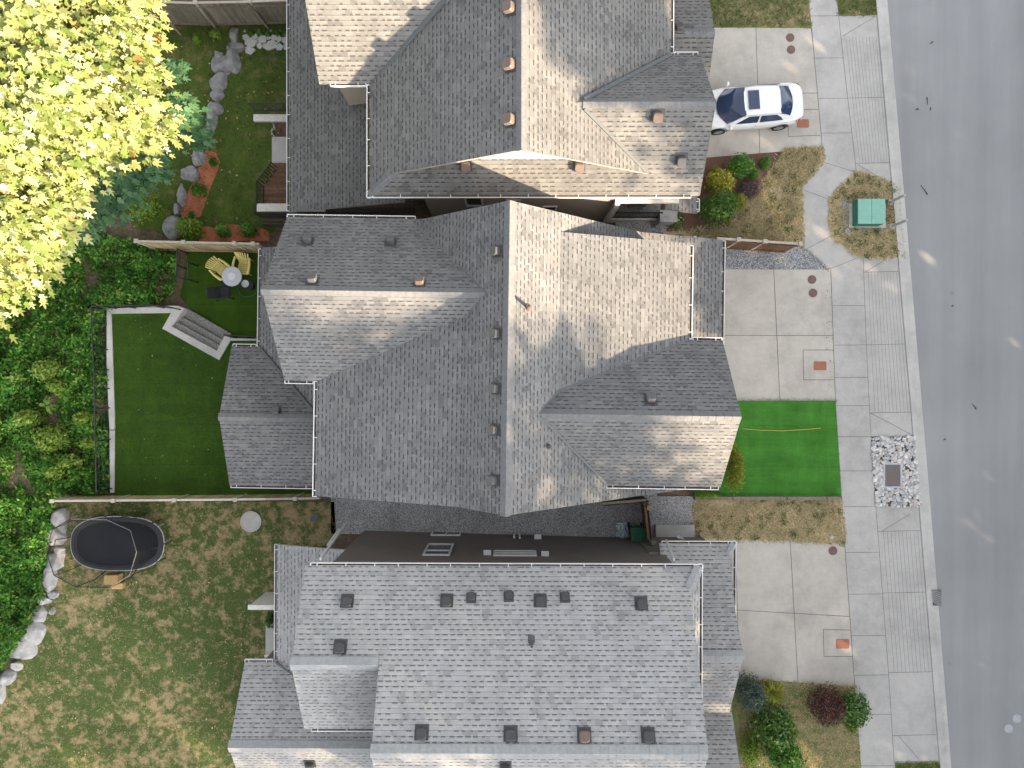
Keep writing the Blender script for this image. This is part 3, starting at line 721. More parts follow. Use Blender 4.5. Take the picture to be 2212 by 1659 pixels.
h2.gutter((6.55, CYM + CH, 5.5), (7.6, CYM + CH, 5.5), (0, 1)); h2.gutter((3.5, CYM - CH, 5.5), (7.55, CYM - CH, 5.5), (0, -1))
h2.gutter((XS1, 1.7, 3.2), (XS1, YT - .05, 3.2), (1, 0)); h2.gutter((XE, 1.42, 1.6), (XE, 5.5, 1.6), (-1, 0))
h2.gutter((-11.7, FY + FH, 1.6), (XE - .13, FY + FH, 1.6), (0, 1)); h2.gutter((-11.7, FY - FH, 1.6), (-7.2, FY - FH, 1.6), (0, -1))
h2.valley(h2.at(1052, 632, D_U), h2.at(906, 480, D_U), .09); h2.valley(h2.at(1050, 646, D_D), h2.at(1001, 696, D_D), .1)
h2.valley(h2.at(1001, 696, D_D), h2.at(692, 829, D_D), .1); h2.valley(h2.at(1168, 884, C_U), h2.at(1209, 843, C_U), .09)
h2.valley(h2.at(1209, 843, C_U), h2.at(1483, 731, C_U), .1); h2.valley(h2.at(1168, 899, C_D), h2.at(1310, 1046, C_D), .07)
h2.valley((XE, 1.42, 1.62), (XE + 2.9, 1.42 - 2.9, 1.62 + .4 * 2.9), .07)
pent = lambda xw0, xw1, z0: [(xw0, z0), (xw1, z0)]
t_ = .16
h2.wall([([(-6.7, -1.6), (-6.7, 5.5), (XK, ZK - t_), (XR, ZR - t_ - .1), (4.7, zs0 - t_), (7.85, 3.2), (7.85, -.2)], 'y', YB + .4, -.2),
         ([(-3.3, -1.6), (-3.3, 5.5), (XR, ZR - t_ - .1), (4.7, zs0 - t_), (7.85, 3.2), (7.85, -.2)], 'y', -.2, YT - .4),
         ([(1.7, 3), (1.7, ZB0 - t_), (6.0, 5.5), (6.0, 3)], 'y', -.6, 4.8),
         ([(DY - DH + .4, -1.6), (DY - DH + .4, 5.5), (DY, DZ - t_), (DY + DH - .4, 5.5), (DY + DH - .4, -1.6)], 'x', -7.9, -1),
         ([(CYM - CH + .4, -.2), (CYM - CH + .4, 5.5), (CYM, CZ - t_), (CYM + CH - .4, 5.5), (CYM + CH - .4, -.2)], 'x', 2, 7.25)], M['wall_mid'])
for (px, py, mt) in ((1074, 543, 'vent_grey'), (1073, 721, 'vent_grey'), (1071, 839, 'vent_grey'), (1069, 928, 'vent_grey'), (1068, 1037, 'vent_grey')):
    h2.vent(px, py, A_L, (-1, 0), M[mt])
for (px, py, mt) in ((665, 521, 'vent_grey'), (844, 523, 'vent_grey'), (675, 607, 'vent_grey'), (906, 612, 'vent_brown')): h2.vent(px, py, D_U, (0, 1), M[mt], .32)
h2.vent(1405, 863, C_U, (0, 1), M['vent_grey'], .34); h2.vent(597, 889, F_U, (0, 1), M['vent_grey'], .31)
h2.pipe(1140, 664, A_R, .55, .055, M['pipe_rust']); h2.pipe(1185, 965, A_R, .22, .045, M['vent_grey'])
for (x, y) in ((-10.3, 5.2), (-11.3, 1.1), (-11.3, -4.1)):   # posts of the covered patio
    m = MB(); m.box(h2.T((x, y, .05)), (.18, .18, 3.0), h2.rot); m.build('porch_post', M['cream'], h2.root)

def garage(h, x, y0, y1, z0, mat='cream'):
    m = MB()
    for k in range(4):
        z = z0 + .27 + k * .52
        for j in range(4): w = (y1 - y0) / 4; m.box(h.T((x + .02, y0 + w * (j + .5), z)), (.05, w - .06, .46), h.rot)
    m.box(h.T((x + .005, (y0 + y1) / 2, z0 + 1.06)), (.03, y1 - y0, 2.12), h.rot); d = m.build('garage_door', M[mat], h.root)
    m = MB()
    for (yc, zc, sy, sz) in ((y0 - .06, z0 + 1.1, .12, 2.2), (y1 + .06, z0 + 1.1, .12, 2.2), ((y0 + y1) / 2, z0 + 2.2, y1 - y0 + .24, .12)): m.box(h.T((x + .03, yc, zc)), (.07, sy, sz), h.rot)
    m.build('frame', M['white'], d)
garage(h2, 7.86, 2.3, 5.1, .05)
# ---------- top house
h1 = House('house beside the white car with a row of brown vents along its ridge', (0, 11, -.6), 0)
S1 = .56; ZR1 = 8.57; XR1 = .3
A1L = (S1, 0, ZR1 - S1 * XR1); A1R = (-S1, 0, ZR1 + S1 * XR1)
YR1 = 7.48; YW1 = 7.9; XL1 = XR1 - (ZR1 - 5.5) / S1; XRR1 = XR1 + (ZR1 - 5.5) / S1
GS = .8; GY0 = 6.86; GH = 2.55; GYR = GY0 + GH; GZ = 5.5 + GS * GH
G_D = (0, GS, 5.5 - GS * GY0); G_U = (0, -GS, GZ + GS * GYR)
KS = .82; KY0 = 10.91; KH = 3.1; K_D = (0, KS, 5.5 - KS * KY0); K_U = (0, -KS, 5.5 + KS * (KY0 + 2 * KH)); KZ = 5.5 + KS * KH
hx = XL1 + (YR1 - GY0) * GS / S1                           # where the hip reaches the rake
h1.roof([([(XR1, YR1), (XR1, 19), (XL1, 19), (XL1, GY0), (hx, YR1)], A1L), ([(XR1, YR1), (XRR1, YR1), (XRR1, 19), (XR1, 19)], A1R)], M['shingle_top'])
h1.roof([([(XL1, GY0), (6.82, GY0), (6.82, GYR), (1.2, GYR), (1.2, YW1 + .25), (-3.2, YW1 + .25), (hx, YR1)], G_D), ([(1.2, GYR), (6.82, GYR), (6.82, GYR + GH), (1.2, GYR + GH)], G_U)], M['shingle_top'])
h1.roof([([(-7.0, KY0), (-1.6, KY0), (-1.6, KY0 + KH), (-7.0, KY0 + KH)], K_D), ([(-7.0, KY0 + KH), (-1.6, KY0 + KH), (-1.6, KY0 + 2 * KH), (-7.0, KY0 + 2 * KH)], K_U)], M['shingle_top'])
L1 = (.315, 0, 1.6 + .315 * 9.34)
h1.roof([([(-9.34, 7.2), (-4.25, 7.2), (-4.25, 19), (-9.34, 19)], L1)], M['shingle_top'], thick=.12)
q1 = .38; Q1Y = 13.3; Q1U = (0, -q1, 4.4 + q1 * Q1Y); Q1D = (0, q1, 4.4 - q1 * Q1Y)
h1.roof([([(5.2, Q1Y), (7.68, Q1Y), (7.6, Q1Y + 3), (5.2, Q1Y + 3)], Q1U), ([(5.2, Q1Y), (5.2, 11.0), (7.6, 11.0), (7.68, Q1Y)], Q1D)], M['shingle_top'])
PR1 = (-.35, 0, 2.55 + .35 * 7.5)
h1.roof([([(6.1, 6.95), (7.5, 6.9), (7.5, 7.65), (6.1, 7.65)], PR1)], M['shingle_top'], thick=.1)
h1.cap((XR1, YR1, ZR1), (XR1, 17, ZR1), (A1L, A1R), M['cap'])
h1.cap((2.4, GYR, GZ), (6.82, GYR, GZ), (G_D, G_U), M['cap'])
h1.cap((XL1, GY0, 5.5), (hx, YR1, 5.5 + GS * (YR1 - GY0)), (A1L, G_D), M['cap'], .16)
h1.cap((5.2, Q1Y, 4.4), (7.68, Q1Y, 4.4), (Q1U, Q1D), M['cap'])
h1.gutter((XL1, GY0 - .1, 5.5), (XL1, KY0 - .05, 5.5), (-1, 0)); h1.gutter((XL1 - .1, GY0, 5.5), (6.5, GY0, 5.5), (0, -1))
h1.gutter((-6.6, KY0, 5.5), (XL1 - .12, KY0, 5.5), (0, -1)); h1.gutter((-9.34, 7.25, 1.6), (-9.34, 18, 1.6), (-1, 0))
h1.gutter((XRR1, GYR + GH + .05, 5.5), (XRR1, 18, 5.5), (1, 0)); h1.gutter((XRR1 + .12, GYR + GH, 5.5), (6.75, GYR + GH, 5.5), (0, 1))
h1.gutter((7.5, 7.0, 2.55), (7.5, 7.5, 2.55), (1, 0))
h1.valley(h1.at(810, 176, K_D), h1.at(962, 0, K_D), .12); h1.valley(h1.at(1262, 216, G_U), h1.at(1449, 119, G_U), .12); h1.valley(h1.at(1262, 236, G_D), h1.at(1396, 372, G_D), .09)
h1.wall([([(-3.45, -1.2), (-3.45, 5.35), (hx, 5.4), (hx, 5.2), (6.45, 5.3), (6.45, 3.32), (4.2, 3.32), (4.2, -.4)], 'y', 7.25, 8.6)], M['wall_top'])
h1.wall([([(-4.6, -1.6), (-4.6, 5.4), (XR1, ZR1 - .3), (5.4, 5.5), (5.4, -.2)], 'y', 8.35, 18.5),
         ([(KY0 + .4, -1.6), (KY0 + .4, 5.5), (KY0 + KH, KZ - .2), (KY0 + 2 * KH - .4, 5.5), (KY0 + 2 * KH - .4, -1.6)], 'x', -6.6, -2),
         ([(GYR - 1.0, -.2), (GYR - 1.0, 5.9), (GYR, GZ - .16), (GYR + GH - .4, 5.5), (GYR + GH - .4, -.2)], 'x', 3, 6.45)], M['wall_top'])
h1.wall([([(hx + .6, 5.7), (hx + .7, 6.0), (XR1, ZR1 - .2), (XRR1 - 1.2, 6.0), (XRR1 - 1.2, 5.7)], 'y', YW1, 8.34)], M['gable_sunlit'], 'gable_wall')
h1.window(-1.86, -1.15, 2.5, 3.9, 7.25, -1); h1.window(-.26, .36, 3.4, 4.5, 7.25, -1); h1.window(1.25, 1.84, 1.62, 2.45, 7.25, -1)
for (px, py) in ((1103, 19), (1103, 141), (1103, 260)): h1.vent(px, py, A1L, (-1, 0), M['vent_brown'], .36, .24)
h1.vent(1420, 250, G_D, (0, -1), M['vent_brown'], .36, .22); h1.vent(1471, 345, G_D, (0, -1), M['vent_grey'], .34, .22)
h1.vent(1006, 357, G_D, (0, -1), M['vent_brown'], .34, .22); h1.vent(1251, 358, G_D, (0, -1), M['vent_brown'], .34, .22); h1.vent(1466, 63, Q1U, (0, 1), M['vent_dark'], .3, .2)
# side entry porch recessed in the wall, with its railing
m = MB(); m.box((5.3, 8.1, .3), (2.3, 1.6, .4)); m.build('porch_floor', M['aggregate'], h1.root)
m = MB(); m.box((5.3, 7.19, .28), (2.5, .14, .5)); m.build('porch_kerb', M['cream'], h1.root)
m = MB()
m.bar((4.25, 7.2, 1.45), (6.35, 7.2, 1.45), .06, .05); m.bar((4.25, 7.2, .62), (6.35, 7.2, .62), .05, .05)
for i in range(18): m.bar((4.3 + i * .12, 7.2, .62), (4.3 + i * .12, 7.2, 1.45), .03, .03)
m.build('porch_railing', M['black'], h1.root)
m = MB(); m.box((4.16, 7.17, 1.9), (.2, .22, 2.85)); m.build('porch_post', M['cream'], h1.root)
m = MB(); m.box((5.3, 7.19, 3.38), (2.5, .16, .16)); m.build('porch_beam', M['cream'], h1.root)
m = MB(); m.box((6.62, 7.1, .6), (.66, .42, 1.3)); m.box((6.62, 7.1, 1.28), (.74, .5, .07)); m.build('stone_pier', M['rock_pale'], h1.root)
# back deck with wooden steps
m = MB(); m.box((-9.7, 7.75, .1), (3.0, .34, .12)); m.build('deck_beam', M['cream'], h1.root)
m = MB()
m.bar((-11.1, 7.35, .85), (-5.2, 7.35, .85), .06, .06); m.bar((-11.1, 7.35, 0), (-5.2, 7.35, 0), .05, .05)
for i in range(46): m.bar((-11.05 + i * .127, 7.35, 0), (-11.05 + i * .127, 7.35, .85), .025, .025)
m.build('deck_railing', M['black'], h1.root)
m = MB(); m.box((-7.6, 7.5, -.1), (6.6, .6, .12)); m.box((-8.2, 7.12, -.4), (5.8, .08, .5)); m.build('deck', M['wood_dark'], h1.root)
m = MB(); m.box((-10.55, 8.5, -.75), (1.5, 1.1, .12))
for i in range(7): m.box((-10.55, 8.03 + i * .155, -.685), (1.5, .14, .03))
m.build('deck', M['wood_brown'], h1.root)
for i in range(4):
    m = MB(); m.box((-10.45, 9.2 + i * .27, -.86 - .13 * i), (1.15, .26, .06)); m.build('step', M['wood_brown'], h1.root)
m = MB(); m.box((-10.45, 10.75, -1.33), (1.15, 1.2, .14)); m.build('step_landing', M['walk'], h1.root)
m = MB()
for (a, b) in (((-11.2, 7.9, .2), (-11.2, 8.9, .2)), ((-11.2, 8.9, .2), (-10.75, 9.9, -.3))):
    m.bar(a, b, .05, .05); m.bar(Vector(a) - Vector((0, 0, .85)), Vector(b) - Vector((0, 0, .85)), .04, .04)
    for i in range(9):
        p = Vector(a).lerp(Vector(b), i / 8); m.bar(p, p - Vector((0, 0, .9)), .025, .025)
m.build('step_railing', M['black'], h1.root)
m = MB(); m.box((-10.3, 11.95, -.6), (2.6, .3, .16)); m.build('side_wall', M['cream'], h1.root)
m = MB(); m.bar((-11.55, 12.25, .3), (-8.6, 12.25, .3), .05, .05); m.bar((-11.55, 12.25, -.5), (-8.6, 12.25, -.5), .05, .05)
for i in range(22): m.bar((-11.5 + i * .135, 12.25, -.5), (-11.5 + i * .135, 12.25, .3), .025, .025)
m.build('side_railing', M['black'], h1.root)
sheet('bare_soil', [(592, 250), (640, 248), (640, 300), (596, 301)], .01, M['mulch_brown'])

garage(h1, 6.46, 9.4, 11.6, .05)
# ---------- bottom house
h3 = House('house with pale grey shingles and dark brown side wall facing the gravel passage', (0, -11, -.6), R(-.2))
S3 = .53; YE = -6.54; ZE = 5.75
A3 = (0, -S3, ZE + S3 * YE); YR3 = -11.8; ZR3 = ZE + S3 * (YE - YR3); A3D = (0, S3, ZR3 - S3 * YR3)
YN = -9.48; ZN = ZE + S3 * (YE - YN); N_D = (0, S3, ZN - S3 * YN); XN = -7.42; XM = -4.46
XRk = 6.32; XP = 6.78
SE = .8; PE = (-SE, 0, ZE + SE * XP)                          # pent strip under the street gable
hy = YE - (XP - XRk) * SE / S3
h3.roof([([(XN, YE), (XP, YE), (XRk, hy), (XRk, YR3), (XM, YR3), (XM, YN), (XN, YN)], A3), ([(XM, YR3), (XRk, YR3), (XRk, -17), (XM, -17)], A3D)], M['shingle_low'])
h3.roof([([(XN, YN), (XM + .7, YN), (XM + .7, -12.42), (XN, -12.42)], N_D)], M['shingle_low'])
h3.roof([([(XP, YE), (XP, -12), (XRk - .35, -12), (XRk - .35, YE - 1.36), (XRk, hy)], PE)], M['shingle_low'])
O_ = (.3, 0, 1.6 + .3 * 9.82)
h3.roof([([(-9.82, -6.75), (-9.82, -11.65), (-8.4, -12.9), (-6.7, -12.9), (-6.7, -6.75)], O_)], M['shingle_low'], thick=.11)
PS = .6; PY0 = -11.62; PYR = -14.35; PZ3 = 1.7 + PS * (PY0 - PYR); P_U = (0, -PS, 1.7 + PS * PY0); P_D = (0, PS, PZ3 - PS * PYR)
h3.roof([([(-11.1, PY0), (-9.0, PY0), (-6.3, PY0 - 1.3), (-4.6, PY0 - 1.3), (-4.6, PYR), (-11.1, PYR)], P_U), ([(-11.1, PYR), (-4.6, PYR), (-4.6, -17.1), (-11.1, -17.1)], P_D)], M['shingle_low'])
qs = .4; QY0 = -6.33; QYR = -10.2; QZ = 3.0 + qs * (QY0 - QYR); Q_U = (0, -qs, 3.0 + qs * QY0); Q_D = (0, qs, QZ - qs * QYR); XQ = 8.86
QP = (-.6, 0, 3.0 + .6 * XQ)
h3.roof([([(5.9, QY0), (XQ, QY0), (8.64, QY0 - .33), (8.64, -9.0), (8.76, QYR), (5.9, QYR)], Q_U), ([(5.9, QYR), (8.76, QYR), (8.55, -12.85), (5.9, -12.85)], Q_D),
         ([(XQ, QY0), (XQ, -9.1), (8.6, -9.1), (8.64, QY0 - .33)], QP)], M['shingle_low'])
RS = .6; RY0 = -12.6; R_U = (0, -RS, 3.1 + RS * RY0)
h3.roof([([(5.6, RY0 + .3), (8.72, RY0 + .3), (8.72, -16.2), (5.6, -16.2)], R_U)], M['shingle_low'])
h3.cap((XM, YR3, ZR3), (XRk, YR3, ZR3), (A3, A3D), M['cap_low'], .24); h3.cap((XN, YN, ZN), (XM - .02, YN, ZN), (A3, N_D), M['cap_low'], .24)
h3.cap((XP, YE, ZE), (XRk, hy, ZE + S3 * (YE - hy)), (A3, PE), M['cap_low'], .2)
h3.cap((-11.1, PYR, PZ3), (-4.6, PYR, PZ3), (P_U, P_D), M['cap_low'], .24); h3.cap((5.9, QYR, QZ), (8.76, QYR, QZ), (Q_U, Q_D), M['cap_low'], .2)
h3.cap((XQ, QY0, 3.0), (8.6, QY0 - .4, 3.16), (Q_U, QP), M['cap_low'], .14)
h3.gutter((XN + .2, YE, ZE), (XP + .1, YE, ZE), (0, 1)); h3.gutter((XP, YE + .1, ZE), (XP, -11.6, ZE), (1, 0))
h3.gutter((XN + .25, -12.42, ZE), (XM - .1, -12.42, ZE), (0, -1)); h3.gutter((XM - .12, -12.6, ZE - .1), (XM - .12, -14.2, ZE - .1), (-1, 0))
h3.gutter((-9.82, -6.75, 1.6), (-9.82, -11.6, 1.6), (-1, 0)); h3.gutter((-11.1, PY0, 1.7), (-9.95, PY0, 1.7), (0, 1))
h3.gutter((6.0, QY0, 3.0), (XQ + .1, QY0, 3.0), (0, 1)); h3.gutter((XQ, QY0 + .1, 3.0), (XQ, -9.15, 3.0), (1, 0)); h3.gutter((6.9, -12.7, 3.2), (8.62, -12.7, 3.2), (0, -1))
h3.valley((-9.82, PY0 - .02, 1.66), (-7.9, PY0 - 1.1, 2.25), .1)
YW3 = -6.755
h3.wall([([(YW3, -1.7), (YW3, ZE + .05), (YR3, ZR3 - .2), (-16.9, ZE + .05), (-16.9, -1.7)], 'x', XM + .4, 6.1),
         ([(YW3, -1.7), (YW3, ZE + .05), (YN, ZN - .2), (-12.1, ZE + .05), (-12.1, -1.7)], 'x', -6.75, XM + .4),
         ([(QY0 - .35, -.3), (QY0 - .35, 3.0), (QYR, QZ - .2), (-12.6, 3.3), (-12.6, -.3)], 'x', 5.5, 8.35),
         ([(PY0 - .4, -1.7), (PY0 - .4, 1.75), (PYR, PZ3 - .25), (-16.8, 1.8), (-16.8, -1.7)], 'x', -10.7, -6)], M['wall_low'])
h3.window(-3.5, -2.42, 1.5, 3.4, YW3, 1, (('h', 2.65),)); h3.window(-3.6, -2.27, -1.2, -.2, YW3, 1, (('v', -2.93),)); h3.window(-.72, 1.0, 2.65, 3.45, YW3, 1, (('h', 3.05),))
for (x, z) in ((-.95, 3.15), (1.32, 3.3), (1.15, .25)):
    m = MB(); m.box(h3.T((x, YW3 + .07, z)), (.24, .14, .22), h3.rot); m.box(h3.T((x, YW3 + .1, z + .12)), (.3, .2, .03), h3.rot); m.build('wall_vent', M['white'], h3.root)
for (x, z0, z1) in ((.12, -.1, .5), (.36, -.6, .55)):
    m = MB(); m.tube([h3.T((x, YW3 + .09, z0)), h3.T((x, YW3 + .09, z1))], .045, 10); m.build('wall_pipe', M['white'], h3.root)
for (px, py) in ((750, 1300), (735, 1399), (965, 1299), (1167, 1299), (1385, 1305), (911, 1584), (1103, 1587), (1262, 1590), (1400, 1590)):
    h3.vent(px, py, A3, (0, -1), M['vent_brown'] if px == 1262 else M['vent_dark'], .35, .2)
for (px, py) in ((1018, 1290), (1099, 1287), (1220, 1289)): h3.vent(px, py, A3, (0, 1), M['vent_dark'], .27, .16)
h3.pipe(1148, 1388, A3, .38, .05, M['vent_grey']); h3.vent(1148, 1379, A3, (0, 1), M['vent_grey'], .17, .05)
h3.vent(670, 1650, P_D, (0, -1), M['vent_dark'], .34, .2); h3.vent(1092, 1654, A3D, (0, -1), M['vent_dark'], .3, .2)
for (a, b) in (((6.95, -11.9, 4.2), (7.35, -12.5, 3.35)), ((5.9, -6.35, 5.5), (6.1, -6.15, 3.3)), ((-6.9, -6.35, 5.6), (-7.35, -6.1, -1.2))):
    m = MB(); m.bar(h3.T(a), h3.T(b), .09, .07); m.build('downspout', M['white'], h3.root)
for (px, py) in ((735, 1142),):
    m = MB(); m.tube([P(708, 1178, 1.7), P(733, 1144, .3)], .06, 8); m.build('downspout', M['white'], h3.root)
m = MB(); m.box((-10.55, -9.58, .8), (1.55, .2, .16)); m.box((-10.55, -9.6, -.25), (1.5, .12, 2.0)); m.build('privacy_wall', M['cream'], h3.root)
m = MB(); m.box((-10.7, -11.7, -1.3), (1.2, 1.4, .16)); m.build('back_step', M['walk'], h3.root)
m = MB(); m.box((-10.7, -12.42, -1.24), (1.2, .12, .34)); m.build('back_step', M['cream'], h3.root)
m = MB(); m.box((7.15, -6.55, .1), (1.7, .75, .24)); m.build('side_step', M['walk'], h3.root)
m = MB(); m.tube([P(1466, 1160, 1.2), P(1479, 1168, .2)], .07, 10); m.build('downspout', M['white'], h3.root)
garage(h3, 8.36, -12.2, -7.2, .05)
# ------------------------------------------------------------------ off-frame trees across the street (they cast the dappled shade)
def street_tree(x, y, h, w, n, label, z0=3.0):
    t = thing('tall_tree', label, 'tree', (x, y, 0), 0, 'tall trees across the street')
    m = MB(); m.tube([(x, y, -.1), (x + .1, y, h * .5), (x, y + .1, h * .92)], [.38, .25, .06], 8)
    for i in range(7):
        a = i * 2.4; zz = h * (.35 + .08 * i); m.tube([(x, y, zz), (x + math.cos(a) * w * .6, y + math.sin(a) * w * .6, zz + .8)], [.1, .03], 5)
    m.build('trunk', M['bark'], t)
    nc = int(n / 40); c = []
    for i in range(nc):
        u = rng.random(); zz = z0 + (h - z0) * (u ** .9); rr = w * math.sqrt(max(.05, 1 - ((zz - z0) / (h - z0)) ** 2.2)) * rng.random() ** .4
        a = rng.random() * 6.28; c.append((x + rr * math.cos(a), y + rr * math.sin(a), zz))
    c = np.repeat(np.array(c), 40, 0); p = c + rng.normal(size=c.shape) * np.array([.75, .75, .5])
    V = place_leaves(LEAF, p, rng.normal(size=p.shape) + np.array([0, 0, .6]), rng.uniform(.5, .85, len(p)))
    nparr('crown', V, 4, M['street_leaf'], t)
TREES = [(38, -80, 29, 5.5), (38, -73, 29, 5.5), (37, -66.5, 30, 5.2), (38, -60.5, 30, 5.2), (37, -54.5, 30, 5.0), (38, -48.5, 33.5, 5.2), (37, -43, 33, 5.0), (38.5, -38, 31.5, 4.8), (37, -33, 30.8, 4.3),
         (38, -28.3, 26, 3.9), (37, -23.5, 17.6, 4.0), (38, -18.5, 17.4, 3.9), (37, -12.8, 24.8, 3.7), (38.5, -8, 22, 4.2), (37, -2.5, 20, 4.6), (38, 3.5, 18, 4.8), (37.5, 10, 17, 5), (38, 17, 17, 5)]
WORDS = ['southernmost', 'second southernmost', 'third southernmost', 'broad', 'very tall', 'tallest', 'leaning', 'heavy', 'slender', 'dappled', 'short', 'shortest', 'ragged', 'open crowned', 'round', 'low broad', 'spreading', 'northernmost']
for (x, y, h, w), wd in zip(TREES, WORDS):
    street_tree(x, y, h, w, 5200, wd + ' leafy tree across the street outside the view', 1.0)
for i in range(13):
    street_tree(45 + (i % 2), -78 + i * 8.0, 15 + (i * 7) % 4, 6.0, 3600, 'lower leafy tree in the second row across the street, outside the view', .6)
# ------------------------------------------------------------------ fences
def fence(label, pts, base, h, mat, capmat, posts, group=None, caps=True, wide=.09, boards_side=0):
    """timber board fence along a polyline (world xy); posts = list of distances along it"""
    p0 = pts[0]; t = thing('wooden_fence', label, 'fence', (p0[0], p0[1], base(p0[0])), 0, group)
    cum = [0]
    for a, b in zip(pts, pts[1:]): cum.append(cum[-1] + math.hypot(b[0] - a[0], b[1] - a[1]))
    def at(d):
        for i in range(len(pts) - 1):
            if d <= cum[i + 1] + 1e-6:
                k = (d - cum[i]) / (cum[i + 1] - cum[i]); return (pts[i][0] + (pts[i + 1][0] - pts[i][0]) * k, pts[i][1] + (pts[i + 1][1] - pts[i][1]) * k)
        return pts[-1]
    L = cum[-1]
    m = MB(); n = int(L / .145)
    for i in range(n):
        a, b = at(L * (i + .02) / n), at(L * (i + .98) / n); jz = rng.uniform(-.012, .012)
        c = ((a[0] + b[0]) / 2, (a[1] + b[1]) / 2); ang = math.atan2(b[1] - a[1], b[0] - a[0])
        m.box((c[0], c[1], base(c[0]) + .05 + h * .47 + jz), (math.hypot(b[0] - a[0], b[1] - a[1]), .022 + .006 * (i % 2), h * .94), ang)
    m.build('panel', mat, t)
    for zz, w, hh, nm, mt in ((h + .02, wide, .045, 'top_rail', capmat), (h * .86, .05, .09, 'rail', mat), (.22, .05, .1, 'rail', mat)):
        m = MB(); k = max(2, int(L / 2.0))
        for i in range(k):
            a, b = at(L * i / k), at(L * (i + 1) / k); o = .0 if nm == 'top_rail' else -.045
            m.bar((a[0], a[1] + o, base(a[0]) + zz), (b[0], b[1] + o, base(b[0]) + zz), w, hh)
        m.build(nm, mt, t)
    for d in posts:
        a = at(d); m = MB(); m.box((a[0], a[1], base(a[0]) + h / 2), (.1, .1, h + .12)); m.box((a[0], a[1], base(a[0]) + h + .075), (.17, .17, .05)); m.build('post', capmat, t)
    return t
yb = lambda x: -1.4
def wl(pts, z): return [tuple(P(x, y, z))[:2] for x, y in pts]
f1 = fence('long weathered grey board fence above the flagstones', wl([(296, 3), (420, 7), (540, 4), (640, 0)], .5), lambda x: -1.45, 1.95, M['wood'], M['wood_cap'], (.65, 2.55, 4.9))
m = MB()
for (a, b) in ((327, 390), (430, 472), (538, 583)): m.bar(P(a, 8, .4), P(b, 75 - (b - 390) * .05, -1.4), .09, .09)
for i, (a, b) in enumerate(((327, 390), (430, 472), (538, 583))):
    m = MB(); m.bar(P(a, 8, .4), P(b, 75 - (b - 390) * .05, -1.4), .09, .09); m.build('brace', M['wood'], f1)
fence('tan board fence with pale cap between the shrubs and the patio', wl([(293, 521), (420, 524), (560, 527)], .55), lambda x: -1.4, 1.95, M['wood_tan'], M['wood_cap'], (.05, 2.1, 4.3, 5.1))
fence('long tan board fence running behind the turf lawn', wl([(112, 1082), (243, 1081), (376, 1080), (508, 1079), (690, 1076)], .4), lambda x: -1.4, 1.8, M['wood_tan'], M['wood_cap'], (.05, 2.7, 5.35, 8.0, 10.6))
fence('short brown stained fence beside the pale gravel and driveway', wl([(1548, 515), (1610, 519), (1728, 527)], 1.8), lambda x: 0.0, 1.8, M['wood_brown'], M['wood_cap'], (.9, 2.0, 3.75 * 1.0))
t = thing('wooden_gate', 'dark wooden gate closing the side gravel passage beside the green bin', 'gate', P(1398, 1120, 0))
for i, (a, b) in enumerate(((1088, 1122), (1122, 1164))):
    m = MB(); m.bar(P(1392 + i * 4, a, .9), P(1396 + i * 4, b, .9), .03, 1.75); m.build('panel', M['wood_dark'], t)
m = MB(); m.bar(P(1393, 1086, 1.8), P(1401, 1166, 1.8), .1, .05); m.build('top_rail', M['wood_brown'], t)
for (x, y) in ((1393, 1087), (1402, 1160)):
    m = MB(); c = P(x, y, .95); m.box(c, (.13, .13, 1.95)); m.box(c + Vector((0, 0, 1.0)), (.2, .2, .06)); m.build('post', M['wood'], t)
t = thing('timber_fence', 'low dark board fence across the passage below the roof edge', 'fence', P(1340, 1083, 0))
m = MB(); m.bar(P(1300, 1086, .8), P(1396, 1078, .8), .03, 1.5); m.build('panel', M['wood_dark'], t)
m = MB(); m.bar(P(1300, 1088, 1.6), P(1396, 1080, 1.6), .1, .05); m.build('top_rail', M['wood'], t)
t = thing('timber_edging', 'weathered timber edging along the bright green front turf', 'edging', P(1590, 1075, 0))
for (a, b) in ((1500, 1580), (1581, 1697), (1699, 1782), (1784, 1816)):
    m = MB(); m.bar(P(a, 1075.5, .14), P(b, 1075.5, .14), .14, .28); m.build('timber', M['wood'], t)
# retaining wall, steps and black rail fence of the raised turf lawn
t = thing('retaining_wall', 'pale concrete retaining wall edging the raised turf lawn', 'wall', P(235, 900, -1.5))
def strip_wall(pl, name='coping', z0=-1.6, z1=TZ + .06, mat='retain'):
    m = MB(); q = [tuple(P(x, y, z1))[:2] for x, y in pl]
    a = sum(q[i][0] * q[(i + 1) % len(q)][1] - q[(i + 1) % len(q)][0] * q[i][1] for i in range(len(q)))
    if a < 0: q = q[::-1]
    m.prism(q, z0, z1); m.build(name, M[mat], t, bevel=.015)
cc = lambda *a: [(x / 3, 553 + y / 3) for x, y in a]
strip_wall(cc((690, 340), (1100, 322), (1105, 369), (722, 373)), 'wall')
strip_wall(cc((690, 345), (720, 373), (742, 1040), (742, 1125), (708, 1125), (690, 700)), 'wall')
strip_wall(cc((708, 1130), (742, 1130), (740, 1535), (712, 1535)), 'wall')
strip_wall(cc((1490, 532), (1670, 536), (1670, 548), (1488, 548)), 'wall')
t = thing('garden_steps', 'concrete garden steps with aggregate treads joining patio and turf', 'steps', P(425, 725, -1.4))
strip_wall(cc((1100, 322), (1155, 322), (1195, 340), (1112, 455), (1405, 613), (1455, 515), (1495, 530), (1490, 555), (1420, 675), (1050, 470), (1105, 372)), 'coping', z1=TZ + .07)
A0, A1 = Vector((1112, 455)), Vector((1405, 613)); B0, B1 = Vector((1205, 335)), Vector((1500, 505))
